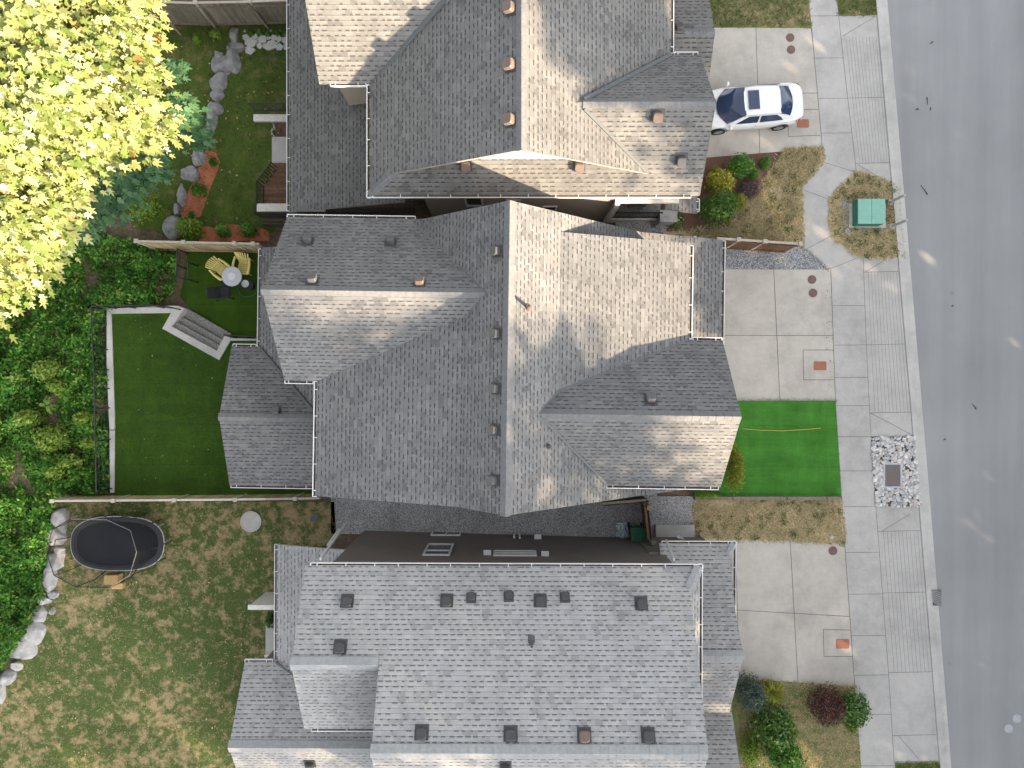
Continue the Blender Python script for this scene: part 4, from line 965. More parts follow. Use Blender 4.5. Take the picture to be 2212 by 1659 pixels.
for i, (u0, u1, z) in enumerate(((0, .28, TZ - .1), (.3, .58, TZ - .25), (.6, 1.0, TZ - .4))):
    q = [A0.lerp(B0, u0), A1.lerp(B1, u0), A1.lerp(B1, u1), A0.lerp(B0, u1)]
    strip_wall(cc(*[tuple(v) for v in q]), 'tread', -1.6, z, 'aggregate')
t = thing('railing', 'black rail fence on posts along the outer edge of the turf lawn', 'railing', P(205, 900, -1.0))
FP = [(590, 332), (592, 430), (601, 600), (607, 735), (611, 860), (614, 990), (618, 1200), (625, 1530)]
fp = [c01(x, y, TZ + 1.2) for x, y in FP]
m = MB(); m.tube(fp, .028, 8); m.build('top_rail', M['black'], t)
for i, p in enumerate(fp):
    m = MB(); m.bar((p.x, p.y, -1.5), (p.x, p.y, TZ + 1.22), .05, .05); m.bar((p.x, p.y, -1.2 + .1), (p.x + .55, p.y, -1.2 + .3), .03, .03); m.build('post', M['black'], t)
for k in range(4):
    z = TZ + .25 + k * .24; m = MB(); m.tube([Vector((p.x, p.y, z)) for p in fp], .006, 5); m.build('wire', M['black'], t)
t = thing('railing', 'black rail fence behind the corner of the turf lawn above the patio', 'railing', P(300, 662, -1.0))
fp = [c01(x, y, TZ + 1.2) for x, y in ((595, 326), (660, 322), (790, 320), (980, 318), (1090, 330))]
m = MB(); m.tube(fp, .028, 8); m.build('top_rail', M['black'], t)
for p in fp: m = MB(); m.bar((p.x, p.y, -1.5), (p.x, p.y, TZ + 1.22), .05, .05); m.build('post', M['black'], t)
for k in range(4): m = MB(); m.tube([Vector((p.x, p.y, TZ + .25 + k * .24)) for p in fp], .006, 5); m.build('wire', M['black'], t)
t = thing('railing', 'black metal rail fence at the left edge of the patio', 'railing', P(385, 580, -1.4))
fp = [c01(x, y, -.3) for x, y in ((1148, -45), (1145, 60), (1140, 130), (1215, 150), (1218, 40))]
m = MB(); m.tube(fp, .028, 8); m.build('top_rail', M['black'], t)
for p in fp: m = MB(); m.bar((p.x, p.y, -1.4), (p.x, p.y, -.28), .05, .05); m.build('post', M['black'], t)
t = thing('railing', 'short black railing between the garden steps and the house', 'railing', P(520, 732, -.85))
fp = [c01(x, y, TZ + 1.0) for x, y in ((1450, 512), (1560, 518), (1668, 524))]
m = MB(); m.tube(fp, .03, 8); m.build('top_rail', M['black'], t)
for p in fp: m = MB(); m.bar((p.x, p.y, -1.4), (p.x, p.y, TZ + 1.0), .05, .05); m.build('post', M['black'], t)
# ------------------------------------------------------------------ rocks
def boulder(c, sx, sy, sz, seed, rz=0.0):
    """one faceted, weathered boulder: icosphere cut by planes and roughened"""
    import bmesh
    bm = bmesh.new(); bmesh.ops.create_icosphere(bm, subdivisions=3, radius=1.0); r = random.Random(seed)
    pl = [(Vector((r.gauss(0, 1), r.gauss(0, 1), r.gauss(.2, 1))).normalized(), r.uniform(.5, .82)) for _ in range(11)] + [(Vector((0, 0, 1)), .72)]
    mb = MB(); Rz = Matrix.Rotation(rz, 3, 'Z')
    for v in bm.verts:
        p = v.co.copy()
        for n, d in pl:
            e = p.dot(n) - d
            if e > 0: p -= n * e * .92
        p += p.normalized() * .09 * mnoise.noise(p * 1.9 + Vector((seed * 3.1, 0, 0))) + p.normalized() * .03 * mnoise.noise(p * 6 + Vector((0, seed, 0)))
        mb.v.append(tuple(Rz @ Vector((p.x * sx, p.y * sy, p.z * sz)) + Vector(c)))
    for f in bm.faces: mb.f.append(tuple(v.index for v in f.verts)); mb.m.append(0)
    bm.free(); return mb
def rockline(origin, items, mat, group):
    for i, (x, y, w, h, lab) in enumerate(items):
        s_ = 32.4 / F / 3; p = P(origin[0] + x / 3, origin[1] + y / 3, -1.35)
        o = boulder((p.x, p.y, -1.42), w * s_ * .76, h * s_ * .74, .45, 11 + i * 7 + int(origin[1])).build('boulder', M[mat], smooth=False)
        tag(o, lab, 'boulder', group)
rockline((0, 0), [(1515, 232, 58, 100, 'upright grey boulder nearest the flagstones'), (1540, 308, 68, 64, 'round grey boulder just below the flagstones'), (1484, 312, 34, 50, 'small dark boulder wedged beside the round one'),
    (1418, 356, 52, 44, 'small flat rock at the shoulder of the big pale boulder'), (1452, 420, 110, 130, 'big pale grey boulder with split face in the upper garden'), (1518, 395, 76, 130, 'brownish boulder touching the big pale one'),
    (1425, 535, 92, 100, 'square grey boulder under the big pale pair'), (1412, 615, 70, 80, 'grey boulder tapering to a point midway down the rockery'), (1408, 700, 60, 60, 'rounded boulder under the dry grass corner'), (1372, 770, 66, 150, 'long narrow grey boulder midway along the lawn edge'), (1345, 850, 50, 80, 'thin boulder above the red mulch tip'),
    (1292, 1010, 66, 120, 'grey boulder at the upper end of the red mulch'), (1240, 1125, 100, 110, 'blocky blue grey boulder biting into the red mulch'), (1180, 1265, 44, 110, 'slim boulder edging the lower red mulch'), (1152, 1365, 34, 70, 'small boulder at the foot of the red mulch'),
    (1118, 1490, 90, 130, 'dark rounded boulder above the tan fence end')], 'rock', 'boulders edging the upper garden')
rockline((0, 1106), [(395, 60, 90, 130, 'tall pale boulder beside the trampoline by the fence'), (372, 160, 95, 100, 'pale boulder left of the trampoline mat'), (398, 240, 50, 45, 'small pale stone beside the trampoline net'), (352, 310, 105, 120, 'wide pale boulder at the lower left of the trampoline'),
    (332, 430, 64, 140, 'leaning pale boulder below the trampoline net'), (346, 532, 46, 40, 'small white stone on the dry grass'), (284, 575, 74, 58, 'blue grey squared boulder at the bramble edge'), (344, 638, 28, 38, 'tiny white stone set in dry lawn'), (245, 665, 95, 110, 'broad pinkish boulder in the lower rockery'),
    (218, 770, 105, 130, 'large pink tinged boulder along the dry lawn'), (135, 890, 140, 130, 'largest white boulder along the dry lawn edge'), (112, 992, 60, 50, 'small rounded white boulder near the lower left corner'), (55, 1068, 100, 80, 'flat white boulder close to the picture edge'), (8, 1165, 50, 110, 'last pale boulder cut by the picture edge')], 'rock_pale', 'pale boulders edging the dry lawn')
fl = [(1595, 245, 42, 36), (1650, 238, 40, 34), (1700, 256, 50, 44), (1735, 245, 40, 28), (1776, 244, 40, 34), (1810, 258, 30, 34), (1845, 262, 44, 40), (1628, 280, 66, 60), (1655, 272, 30, 30), (1764, 286, 54, 52), (1683, 300, 34, 36), (1719, 300, 34, 34),
      (1745, 312, 44, 28), (1786, 290, 34, 40), (1622, 328, 62, 50), (1815, 308, 44, 36), (1850, 306, 30, 36), (1690, 270, 26, 24)]
for i, (x, y, w, h) in enumerate(fl):
    m = MB(); r = random.Random(i); c = c00(x, y, -1.38); n = r.choice((5, 6, 7)); a0 = r.random() * 6
    m.prism([(c.x + math.cos(a0 + k * 6.283 / n + r.uniform(-.25, .25)) * w * .0071 * .61 * r.uniform(.88, 1.12) * 1.0, c.y + math.sin(a0 + k * 6.283 / n + r.uniform(-.2, .2)) * h * .0071 * .61 * r.uniform(.88, 1.12)) for k in range(n)], -1.44, -1.372 + .004 * ((i * 7) % 18))
    tag(m.build('paving_stone', M['flag']), 'irregular pale flagstone in the paved patch by the house', 'paving stone', 'flagstones by the house')
for i, (x, y) in enumerate(((1585, 200), (1678, 196), (1756, 200), (1815, 200))):
    c = c00(x, y, -1.36); tag(boulder((c.x, c.y, -1.36), .075, .07, .06, 90 + i).build('stone', M['rock_pale']), 'small white stone between the seedlings above the flagstones', 'stone', 'white stones above the flagstones')
for i in range(9):
    c = c00(1768 - 8 * math.sin(i * 1.3), 762 + i * 15, -1.36); tag(boulder((c.x, c.y, -1.37), .06, .07, .06, 130 + i).build('stone', M['rock_pale']), 'small pale stone in the row edging the bed by the steps', 'stone', 'edging stones by the steps')
# river pebbles round the vault lid, and white edging stones by the path
m = MB(); poly = [tuple(P(x, y))[:2] for x, y in RB]
import bmesh
bm = bmesh.new(); bmesh.ops.create_icosphere(bm, subdivisions=2, radius=1.0); IV = [v.co.copy() for v in bm.verts]; IF = [tuple(v.index for v in f.verts) for f in bm.faces]; bm.free()
pts = sample_poly(poly, 1150); lid = [tuple(P(x, y))[:2] for x, y in ((1908, 1001), (1945, 1001), (1945, 1052), (1908, 1052))]
ins = inpoly(pts, lid)
for (x, y), i_ in zip(pts, ins):
    if i_: continue
    s_ = rng.uniform(.045, .095) * (1.35 if rng.random() < .12 else 1); a = rng.random() * 3.14; e = rng.uniform(.6, .95); ca, sa = math.cos(a), math.sin(a); z = .03 + rng.random() * .04
    m.add([(x + (v.x * s_ * ca - v.y * s_ * e * sa), y + (v.x * s_ * sa + v.y * s_ * e * ca), z + v.z * s_ * .55) for v in IV], IF)
tag(m.build('river_pebbles', M['pebble'], smooth=True), 'mixed grey, white and reddish river pebbles round the brown vault lid', 'pebbles', kind='stuff')
for i in range(14):
    x = np.interp(i, [0, 13], [1737, 1790]); y = np.interp(i, [0, 4, 13], [537, 548, 582]); c = P(x, y, .04)
    tag(boulder((c.x, c.y, .04), .09, .06, .07, 200 + i, i).build('stone', M['rock_pale']), 'white stone in the row edging pale gravel beside the path', 'stone', 'white edging stones by the path')
# ------------------------------------------------------------------ lids, grates
def disc(name, c, r, h, mats, label, cat, rings=(.82, .5)):
    m = MB(); m.lathe(c, [(r, -.03), (r, h), (r * rings[0], h), (r * rings[0], h - .008), (r * rings[0] * .94, h - .008), (r * rings[0] * .94, h), (r * rings[1], h), (r * rings[1] * .94, h + .012), (.001, h + .012)], 28)
    return tag(m.build(name, mats), label, cat)
disc('manhole_lid', P(1706.4, 81.7), .185, .03, M['lid_brown'], 'upper of the two round brown lids on the driveway behind the white car', 'utility lid')
disc('manhole_lid', P(1708.4, 107.7), .185, .03, M['lid_brown'], 'lower of the two round brown lids on the driveway behind the white car', 'utility lid')
disc('manhole_lid', P(1753.4, 604), .19, .03, M['lid_brown'], 'upper round brown lid near the pale gravel on the middle driveway', 'utility lid')
disc('manhole_lid', P(1755.7, 633), .19, .03, M['lid_brown'], 'lower round brown lid near the pale gravel on the middle driveway', 'utility lid')
disc('manhole_lid', P(1798.7, 1189.5), .195, .03, M['lid_brown'], 'single round purple brown lid on the lowest driveway', 'utility lid')
def rectlid(name, x0, y0, x1, y1, mat, label, h=.03, rim=None):
    a, b = P(x0, y0), P(x1, y1); c = (a + b) / 2; m = MB(); w, d = abs(b.x - a.x), abs(b.y - a.y)
    pr = []
    r = .05
    for (sx, sy, a0) in ((1, 1, 0), (-1, 1, 90), (-1, -1, 180), (1, -1, 270)):
        for k in range(4): pr.append((c.x + sx * (w / 2 - r) + r * math.cos(R(a0 + k * 30)), c.y + sy * (d / 2 - r) + r * math.sin(R(a0 + k * 30))))
    if rim:
        t = thing(name, label, 'utility lid', (c.x, c.y, 0)); m.prism(pr, -.05, h); m.build('cover', M[mat], t)
        for (dx, dy, sw, sd) in ((0, d / 2 + .035, w + .14, .07), (0, -d / 2 - .035, w + .14, .07), (w / 2 + .035, 0, .07, d), (-w / 2 - .035, 0, .07, d)):
            m2 = MB(); m2.box((c.x + dx, c.y + dy, h - .05), (sw, sd, .12)); m2.build('rim', M[rim], t)
        return
    m.prism(pr, -.05, h); m.box((c.x + w * .22, c.y + d * .25, h + .004), (.08, .05, .012)); tag(m.build(name, M[mat]), label, 'utility lid')
rectlid('access_lid', 1721, 258, 1747, 276, 'lid_red', 'reddish rectangular lid by the rear wheel of the white car')
rectlid('access_lid', 1757.4, 780.7, 1784.7, 799.7, 'lid_red', 'orange rectangular lid on the middle driveway')
rectlid('access_lid', 1805.7, 1380, 1833.7, 1400.7, 'lid_red', 'dark red rectangular lid on the lowest driveway')
rectlid('vault_lid', 1909.5, 1003, 1942.5, 1050, 'lid_dark', 'large brown vault lid set in the river pebbles', .09, 'lid_pale')
t = thing('manhole_lid', 'large pale round concrete manhole cover in the shady back lawn', 'manhole cover', P(543, 1126, -1.4))
m = MB(); m.lathe(P(543, 1126, -1.4), [(.48, -.05), (.48, .08), (.42, .08), (.42, .05), (.001, .05)], 36); m.build('rim', M['walk'], t)
m = MB(); m.lathe(P(543, 1126, -1.4), [(.41, .0), (.41, .075), (.001, .075)], 36); m.build('cover', M['retain'], t)
m = MB(); c = P(678, 1120, -1.39)
m.lathe(c, [(.19, -.02), (.19, .03), (.16, .03), (.16, .012), (.001, .012)], 24)
for i in range(5): m.box(c + Vector((-.11 + i * .055, 0, .03)), (.025, .3 - abs(i - 2) * .05, .025), .25)
tag(m.build('drain_grate', M['iron']), 'small slotted round drain grate in the shady back lawn', 'drain')
t = thing('storm_drain', 'cast iron storm drain grate with curved slots at the kerb', 'drain', P(2020, 1291, 0))
m = MB(); c = P(2020.5, 1291, .03); w, d = .42, .64
m.box(c, (w, d, .012)); m.build('opening', M['black'], t)
for (dx, dy, sw, sd) in ((0, d / 2, w + .06, .05), (0, -d / 2, w + .06, .05), (w / 2, 0, .05, d), (-w / 2, 0, .05, d)):
    m = MB(); m.box(c + Vector((dx, dy, .02)), (sw, sd, .04)); m.build('rim', M['iron'], t)
for i in range(7):
    m = MB(); y0 = -d / 2 + .03 + i * .088
    m.tube([c + Vector((-w / 2 + .02, y0 - .1 + .28, .03)) if y0 + .18 < d / 2 else c + Vector((-w / 2 + .02 + (y0 + .18 - d / 2), d / 2 - .02, .03)), c + Vector((-.02, y0 + .06, .03)), c + Vector((w / 2 - .02, max(y0 - .02, -d / 2 + .02), .03))], .02, 6); m.build('bar', M['galv'], t)
for (x, y, lb) in ((2197, 1552, 'upper of the two pale round survey lids in the road'), (2179, 1573.7, 'lower of the two pale round survey lids in the road')):
    disc('road_lid', P(x, y), .19, .012, M['lid_pale'], lb, 'utility lid')
disc('cleanout_cap', P(1796.4, 1160, .03), .1, .05, M['lid_pale'], 'small white round cap in the dry lawn strip', 'utility lid')
disc('cleanout_cap', P(1501, 513, .3), .07, .06, M['white'], 'small white cap in the grey gravel below the porch', 'utility lid')
# ------------------------------------------------------------------ utility cabinet and bollards
t = thing('utility_cabinet', 'pale green metal utility cabinet on a concrete pad', 'utility cabinet', P(1878, 460, 0))
a, b = P(1832, 441, 0), P(1911, 493, 0)
m = MB(); m.box(((a.x + b.x) / 2, (a.y + b.y) / 2, .03), (b.x - a.x, a.y - b.y, .14)); m.build('pad', M['walk'], t)
T0, T1 = P(1853, 430.7, .62), P(1910.7, 483, .62); m = MB(); x0, x1, y0, y1 = P(1841, 460, .1).x, T1.x, T1.y, T0.y
m.extr([(x0, .1), (x1, .1), (x1, .62), (T0.x, .62), (x0, .55)], 'y', y0, y1, lambda v: v); m.build('cabinet_body', M['boxgreen2'], t, bevel=.012)
for i, (xa, xb) in enumerate(((T0.x - .01, P(1882, 460, .62).x - .006), (P(1882, 460, .62).x + .006, T1.x + .01))):
    m = MB(); m.box(((xa + xb) / 2, (y0 + y1) / 2, .645), (xb - xa, y1 - y0 + .03, .05)); m.build('top_cover', M['boxgreen'], t, bevel=.012)
m = MB(); m.box((x0 + .02, (y0 + y1) / 2, .3), (.05, .1, .06)); m.build('handle', M['iron'], t)
for (bx, by, tx, ty, lb) in ((1921.4, 437.3, 1954.7, 420.7, 'galvanised steel bollard nearer the top beside the green cabinet'), (1926.4, 489.3, 1956, 475.5, 'galvanised steel bollard lower beside the green cabinet')):
    c = P(bx, by, 0); t = thing('bollard', lb, 'bollard', c, 0, 'bollards guarding the cabinet')
    m = MB(); m.lathe(c, [(.06, -.1), (.06, 1.16), (.052, 1.2), (.03, 1.225), (.002, 1.235)], 18); m.build('post', M['galv'], t, smooth=False)
    m = MB(); m.lathe(c, [(.14, -.05), (.14, .03), (.1, .07), (.062, .08)], 20); m.build('collar', M['lid_pale'], t)
sheet('gravel_bed', [(1813, 427), (1915, 425), (1915, 500), (1820, 503)], .03, M['gravel_dark'])
sheet('bare_soil', [(1911, 440), (1936, 438), (1938, 480), (1912, 486)], .034, M['mulch_brown'])
t = thing('small_planter', 'small grey post base at the corner of the cabinet gravel', 'post base', P(1825, 501, 0))
m = MB(); m.lathe(P(1825, 501, 0), [(.1, 0), (.09, .25), (.06, .25), (.06, .2)], 12); m.build('base', M['retain'], t)
# ------------------------------------------------------------------ white saloon car
CA = R(4.1); CR = Matrix.Rotation(CA, 3, 'Z'); fw = Vector((8.95, 11.86, 0)); CO = fw - CR @ Vector((.91, 0, 0))
car = thing('parked_car', 'white saloon car with sunroof parked nose in on the driveway', 'car', CO, CA)
def cw(s_, y, z): return CO + CR @ Vector((s_, y, z))
def loft(m, secs, mi=0):
    k = len(m.v); n = len(secs[0])
    for sct in secs: m.v += [tuple(cw(*q)) for q in sct]
    for i in range(len(secs) - 1):
        for j in range(n - 1):
            m.f.append((k + i * n + j, k + i * n + j + 1, k + (i + 1) * n + j + 1, k + (i + 1) * n + j)); m.m.append(mi)
    m.f.append(tuple(k + j for j in range(n))); m.m.append(mi)
    m.f.append(tuple(k + (len(secs) - 1) * n + j for j in reversed(range(n)))); m.m.append(mi)
LEN = 4.42
def ip(s_, xs_, ys_): return float(np.interp(s_, xs_, ys_))
def hw(s_): return ip(s_, [0, .06, .2, .5, .9, 1.6, 2.6, 3.4, 3.9, 4.2, 4.36, LEN], [.50, .60, .71, .82, .865, .875, .88, .875, .845, .80, .72, .60])
def deck(s_): return ip(s_, [0, .1, .4, .8, 1.2, 3.3, 3.8, 4.1, 4.3, LEN], [.62, .70, .80, .89, .95, 1.02, 1.04, 1.05, 1.03, .93])
def belt(s_): return ip(s_, [0, .1, .5, .9, 1.5, 3.4, 4.1, LEN], [.52, .58, .72, .80, .86, .94, .95, .86])
def bot(s_): return ip(s_, [0, .15, .5, 4.0, 4.3, LEN], [.30, .22, .19, .19, .26, .36])
secs = []
for s_ in (0, .03, .08, .16, .3, .5, .75, 1.0, 1.3, 1.7, 2.2, 2.7, 3.1, 3.5, 3.8, 4.0, 4.15, 4.27, 4.36, 4.40, LEN):
    w, d, b, z0 = hw(s_), deck(s_), belt(s_), bot(s_)
    prof = [(.86 * w, z0), (.97 * w, z0 + .12), (w, (z0 + b) / 2), (.985 * w, b - .03), (.945 * w, b + .02), (.86 * w, b + (d - b) * .55), (.6 * w, b + (d - b) * .88), (.3 * w, d - .003), (0, d)]
    secs.append([(s_, -y, z) for y, z in prof] + [(s_, y, z) for y, z in reversed(prof[:-1])])
m = MB(); loft(m, secs); body = m.build('body', M['carpaint'], car, smooth=True)
# greenhouse: roof skin, glass, pillars
def gh(s_, zt):  # half width of the roof at s
    return ip(s_, [1.3, 1.8, 2.4, 3.2, 3.8], [.58, .575, .585, .565, .53])
def rz(s_): return ip(s_, [1.72, 1.95, 2.3, 2.7, 3.0, 3.3], [1.375, 1.415, 1.435, 1.435, 1.42, 1.375])
m = MB(); rs = []
for s_ in (1.74, 1.85, 2.05, 2.3, 2.6, 2.9, 3.1, 3.24, 3.3):
    w = gh(s_, 0); z = rz(s_); prof = [(w + .035, z - .09), (w + .01, z - .035), (w * .93, z - .008), (w * .6, z + .018), (0, z + .03)]
    bow = .05 if s_ < 1.8 else 0
    rs.append([(s_ + bow * (y / w) ** 2, -y, zz) for y, zz in prof] + [(s_ + bow * (y / w) ** 2, y, zz) for y, zz in reversed(prof[:-1])])
loft(m, rs); m.build('roof', M['carpaint'], car, smooth=True)
def patch(name, rows, mat, par=car, smooth=True, th=.0):
    m = MB(); n = len(rows[0])
    for r_ in rows: m.v += [tuple(cw(*q)) for q in r_]
    for i in range(len(rows) - 1):
        for j in range(n - 1): m.f.append((i * n + j, i * n + j + 1, (i + 1) * n + j + 1, (i + 1) * n + j)); m.m.append(0)
    return m.build(name, mat, par, smooth=smooth)
ys = np.linspace(-1, 1, 9)
def ws_row(t_):
    row = []
    for y in ys:
        s0 = .70 + .42 * abs(y) ** 2.2; s1 = 1.76 + .06 * y * y; w = .74 + (.585 - .74) * t_
        z0 = .905 + .02 * (1 - y * y); z1 = 1.385 + .02 * (1 - y * y); t2 = t_
        row.append((s0 + (s1 - s0) * t_, y * w, z0 + (z1 - z0) * t2 + .045 * math.sin(math.pi * t_)))
    return row
patch('windshield', [ws_row(t_) for t_ in np.linspace(0, 1, 7)], M['carglass'])
def bl_row(t_):
    row = []
    for y in ys:
        s0 = 3.29 - .03 * y * y; s1 = 3.93 - .16 * y * y; w = .545 + (.63 - .545) * t_
        row.append((s0 + (s1 - s0) * t_, y * w, 1.385 + .015 * (1 - y * y) + (1.055 - 1.385) * t_ + .03 * math.sin(math.pi * t_)))
    return row
patch('rear_window', [bl_row(t_) for t_ in np.linspace(0, 1, 6)], M['carglass'])
m = MB(); m.box(cw(2.14, 0, 1.468), (.46, .80, .016), CA); m.build('sunroof', M['carglass'], car, bevel=.004)
for sg in (-1, 1):
    # painted side frame (A to C pillar) then glass set 3 mm proud of it
    lo = [(1.05, .80, .90), (1.5, .815, .935), (2.2, .82, .965), (2.9, .815, .99), (3.5, .79, 1.01), (3.95, .70, 1.03)]
    hi = [(1.72, .615, 1.30), (1.85, .618, 1.345), (2.25, .625, 1.37), (2.8, .615, 1.365), (3.2, .60, 1.31), (3.6, .60, 1.16)]
    patch('pillar', [[(s_, sg * y, z) for s_, y, z in lo], [(s_, sg * (y + .01), z) for s_, y, z in hi]], M['carpaint'])
    def lerp(a, b, t_): return tuple(a[i] + (b[i] - a[i]) * t_ for i in range(3))
    def side(u, t_):  # u along, t up
        sv = np.linspace(0, 1, 6); L_ = tuple(float(np.interp(u, sv, [q[i] for q in lo])) for i in range(3)); Hh = tuple(float(np.interp(u, sv, [q[i] for q in hi])) for i in range(3))
        q = lerp(L_, Hh, t_); return (q[0], sg * (q[1] + .014), q[2] + .008)
    for (u0, u1, tl) in ((.16, .45, None), (.475, .80, None)):
        rows = [[side(u, .1) for u in np.linspace(u0, u1, 5)], [side(u, .52) for u in np.linspace(u0 + (.05 if u0 < .2 else 0), u1, 5)], [side(u, .9) for u in np.linspace(u0 + (.1 if u0 < .2 else 0), u1 - (.05 if u1 > .7 else 0), 5)]]
        patch('side_window', rows, M['carglass'])
    m = MB(); m.tube([cw(1.22, sg * .83, .93), cw(1.25, sg * .93, .96), cw(1.27, sg * 1.03, .97)], [.04, .075, .05], 8); m.build('mirror', M['carpaint'], car, smooth=True)
    for s_ in (2.05, 3.05): m = MB(); m.bar(cw(s_, sg * .885, .80), cw(s_ + .19, sg * .885, .81), .03, .03); m.build('door_handle', M['carpaint'], car)
    for s_ in (1.32, 2.35, 3.28): m = MB(); m.bar(cw(s_, sg * .872, .36), cw(s_ + (.02 if s_ < 3 else -.1), sg * .868, .84), .008, .008); m.build('door_seam', M['trim'], car)
    patch('headlight', [[(.10, sg * .50, .66), (.28, sg * .67, .74), (.52, sg * .76, .80)], [(.06, sg * .56, .58), (.20, sg * .73, .64), (.46, sg * .83, .72)]], M['headlight'])
    patch('taillight', [[(4.05, sg * .80, .965), (4.22, sg * .765, .965), (4.37, sg * .64, .93), (4.425, sg * .50, .91)], [(4.08, sg * .835, .80), (4.26, sg * .79, .78), (4.42, sg * .65, .76), (4.44, sg * .50, .76)]], M['taillight'])
    for s_ in (.91, 3.55):
        c = cw(s_, sg * .79, .315); w = thing('wheel', None, None, (0, 0, 0)); w.parent = car; w.location = (s_, sg * .79, .315)
        ax = CR @ Vector((0, sg, 0)); m = MB(); prof = [(-.1, .2), (-.1, .29), (-.06, .315), (.06, .315), (.105, .29), (.105, .215), (.07, .205)]; N = 26
        k = 0
        for (o, r_) in prof:
            for j in range(N):
                t_ = 6.2832 * j / N; m.v.append(tuple(c + ax * o + (CR @ Vector((math.cos(t_) * r_, 0, 0))) + Vector((0, 0, math.sin(t_) * r_))))
        for i in range(len(prof) - 1):
            for j in range(N): j2 = (j + 1) % N; m.f.append((i * N + j, i * N + j2, (i + 1) * N + j2, (i + 1) * N + j)); m.m.append(0)
        m.build('tyre', M['tyre'], w, smooth=True)
        m = MB(); m.tube([c + ax * .0, c + ax * .04], .2, 26); m.build('wheel_well', M['trim'], w)
        m = MB(); m.tube([c + ax * .03, c + ax * .1], .045, 12)
        for j in range(10):
            t_ = 6.2832 * (j + (.18 if j % 2 else -.18)) / 10; m.bar(c + ax * .085, c + ax * .09 + (CR @ Vector((math.cos(t_) * .2, 0, 0))) + Vector((0, 0, math.sin(t_) * .2)), .022, .03)
        N2 = 26; m.tube([c + ax * .075 + (CR @ Vector((math.cos(6.2832 * j / N2) * .205, 0, 0))) + Vector((0, 0, math.sin(6.2832 * j / N2) * .205)) for j in range(N2 + 1)], .014, 6)
        m.build('rim', M['alloy'], w)
        m = MB(); q0 = cw(s_, sg * .845, .33)
        m.tube([q0 + (CR @ Vector((math.cos(t_) * .36, 0, 0))) + Vector((0, 0, math.sin(t_) * .36)) for t_ in np.linspace(0, math.pi, 13)], .035, 6); m.build('wheel_arch', M['trim'], car)
m = MB(); m.bar(cw(.72, -.3, .925), cw(1.05, .33, 1.04), .02, .02); m.build('wiper', M['trim'], car)
m = MB(); m.bar(cw(1.0, -.5, 1.0), cw(.78, .12, .935), .02, .02); m.build('wiper', M['trim'], car)

m = MB(); m.tube([P(x, y, .06) for x, y in ((1604, 926), (1640, 929), (1690, 930.5), (1735, 928), (1773, 924.5))], .022, 8); tag(m.build('garden_tube', M['hose']), 'thin yellow tube curving across the bright green front turf', 'hose')  # stand-in tube for an unidentified yellow streak on the turf
for i, (x, y, l, a) in enumerate(((1996, 410, .5, -55), (1981, 237, .12, 10), (2010, 236, .12, 80), (2104, 878, .3, -50), (2003, 218, .3, 95), (2012, 93, .15, 40), (1981, 236, .1, 0), (2057, 661, .08, 0), (2040, 950, .1, 20))):
    m = MB(); c = P(x, y, .012); d = Vector((math.cos(R(a)), math.sin(R(a)), 0)) * l / 2; m.tube([c - d, c + d * .2 + Vector((0, .03, 0)), c + d], [.012, .02, .035], 6)
    tag(m.build('twig', M['stem']), 'dark twig or leaf scrap lying on the asphalt road', 'twig', 'scraps lying on the road')
# ------------------------------------------------------------------ patio furniture
PG = -1.37
def adirondack(label, c, rz):
    t = thing('garden_chair', label, 'chair', c, rz, 'yellow chairs on the patio')
    Rm = Matrix.Rotation(rz, 3, 'Z'); c = Vector(c); w = lambda x, y, z: c + Rm @ Vector((x, y, z))
    m = MB()                                              # x forward
    for i in range(6): m.bar(w(.34 - i * .095, -.24, .36 - i * .022), w(.34 - i * .095, .24, .36 - i * .022), .08, .022)
    m.bar(w(.36, -.22, .33), w(-.18, -.22, .22), .04, .05); m.bar(w(.36, .22, .33), w(-.18, .22, .22), .04, .05); m.build('seat', M['chair'], t)
    m = MB()
    for i in range(7):
        y = (i - 3) * .074; top = .92 - .018 * (i - 3) ** 2; m.bar(w(-.14, y * .8, .25), w(-.52, y * 1.35, top), .058, .02)
    m.bar(w(-.3, -.24, .56), w(-.3, .24, .56), .03, .05); m.build('backrest', M['chair'], t)
    for sg in (-1, 1):
        m = MB(); m.tube([w(-.36, sg * .33, .57), w(-.05, sg * .37, .575), w(.3, sg * .35, .57), w(.36, sg * .3, .55)], [.045, .055, .07, .045], 8); m.build('armrest', M['chair'], t)
        for (x, h) in ((.34, .55), (-.33, .55)): m = MB(); m.bar(w(x, sg * .3, 0), w(x, sg * .33, h), .055, .04); m.build('leg', M['chair'], t)
adirondack('yellow slatted garden chair left of the round table', c01(1440, 92, PG + .2) * Vector((1, 1, 0)).length if False else Vector((*c01(1442, 92, PG + .3)[:2], PG)), R(-38))
adirondack('yellow slatted garden chair above the round table by the roof', Vector((*c01(1578, 66, PG + .3)[:2], PG)), R(-97))
c = Vector((*c01(1503, 132, PG + .7)[:2], PG)); t = thing('patio_table', 'round pale glass topped table between the yellow chairs', 'table', c)
m = MB(); m.lathe(c + Vector((0, 0, .7)), [(.42, 0), (.43, .012), (.42, .024), (.001, .024)], 36); m.build('table_top', M['tabletop'], t)
m = MB(); m.lathe(c + Vector((0, 0, .69)), [(.45, 0), (.45, .03), (.42, .035), (.42, .0)], 36); m.build('rim', M['galv'], t)
m = MB(); m.lathe(c + Vector((0, 0, .726)), [(.17, 0), (.17, .01), (.14, .012), (.14, .004), (.001, .004)], 28); m.build('centre_ring', M['white'], t)
m = MB(); m.tube([c, c + Vector((0, 0, .69))], [.2, .04], 14); m.build('pedestal', M['galv'], t)
c = Vector((*c01(1612, 190, PG + .4)[:2], PG)); t = thing('side_table', 'small dark round side table beside the glass table', 'side table', c)
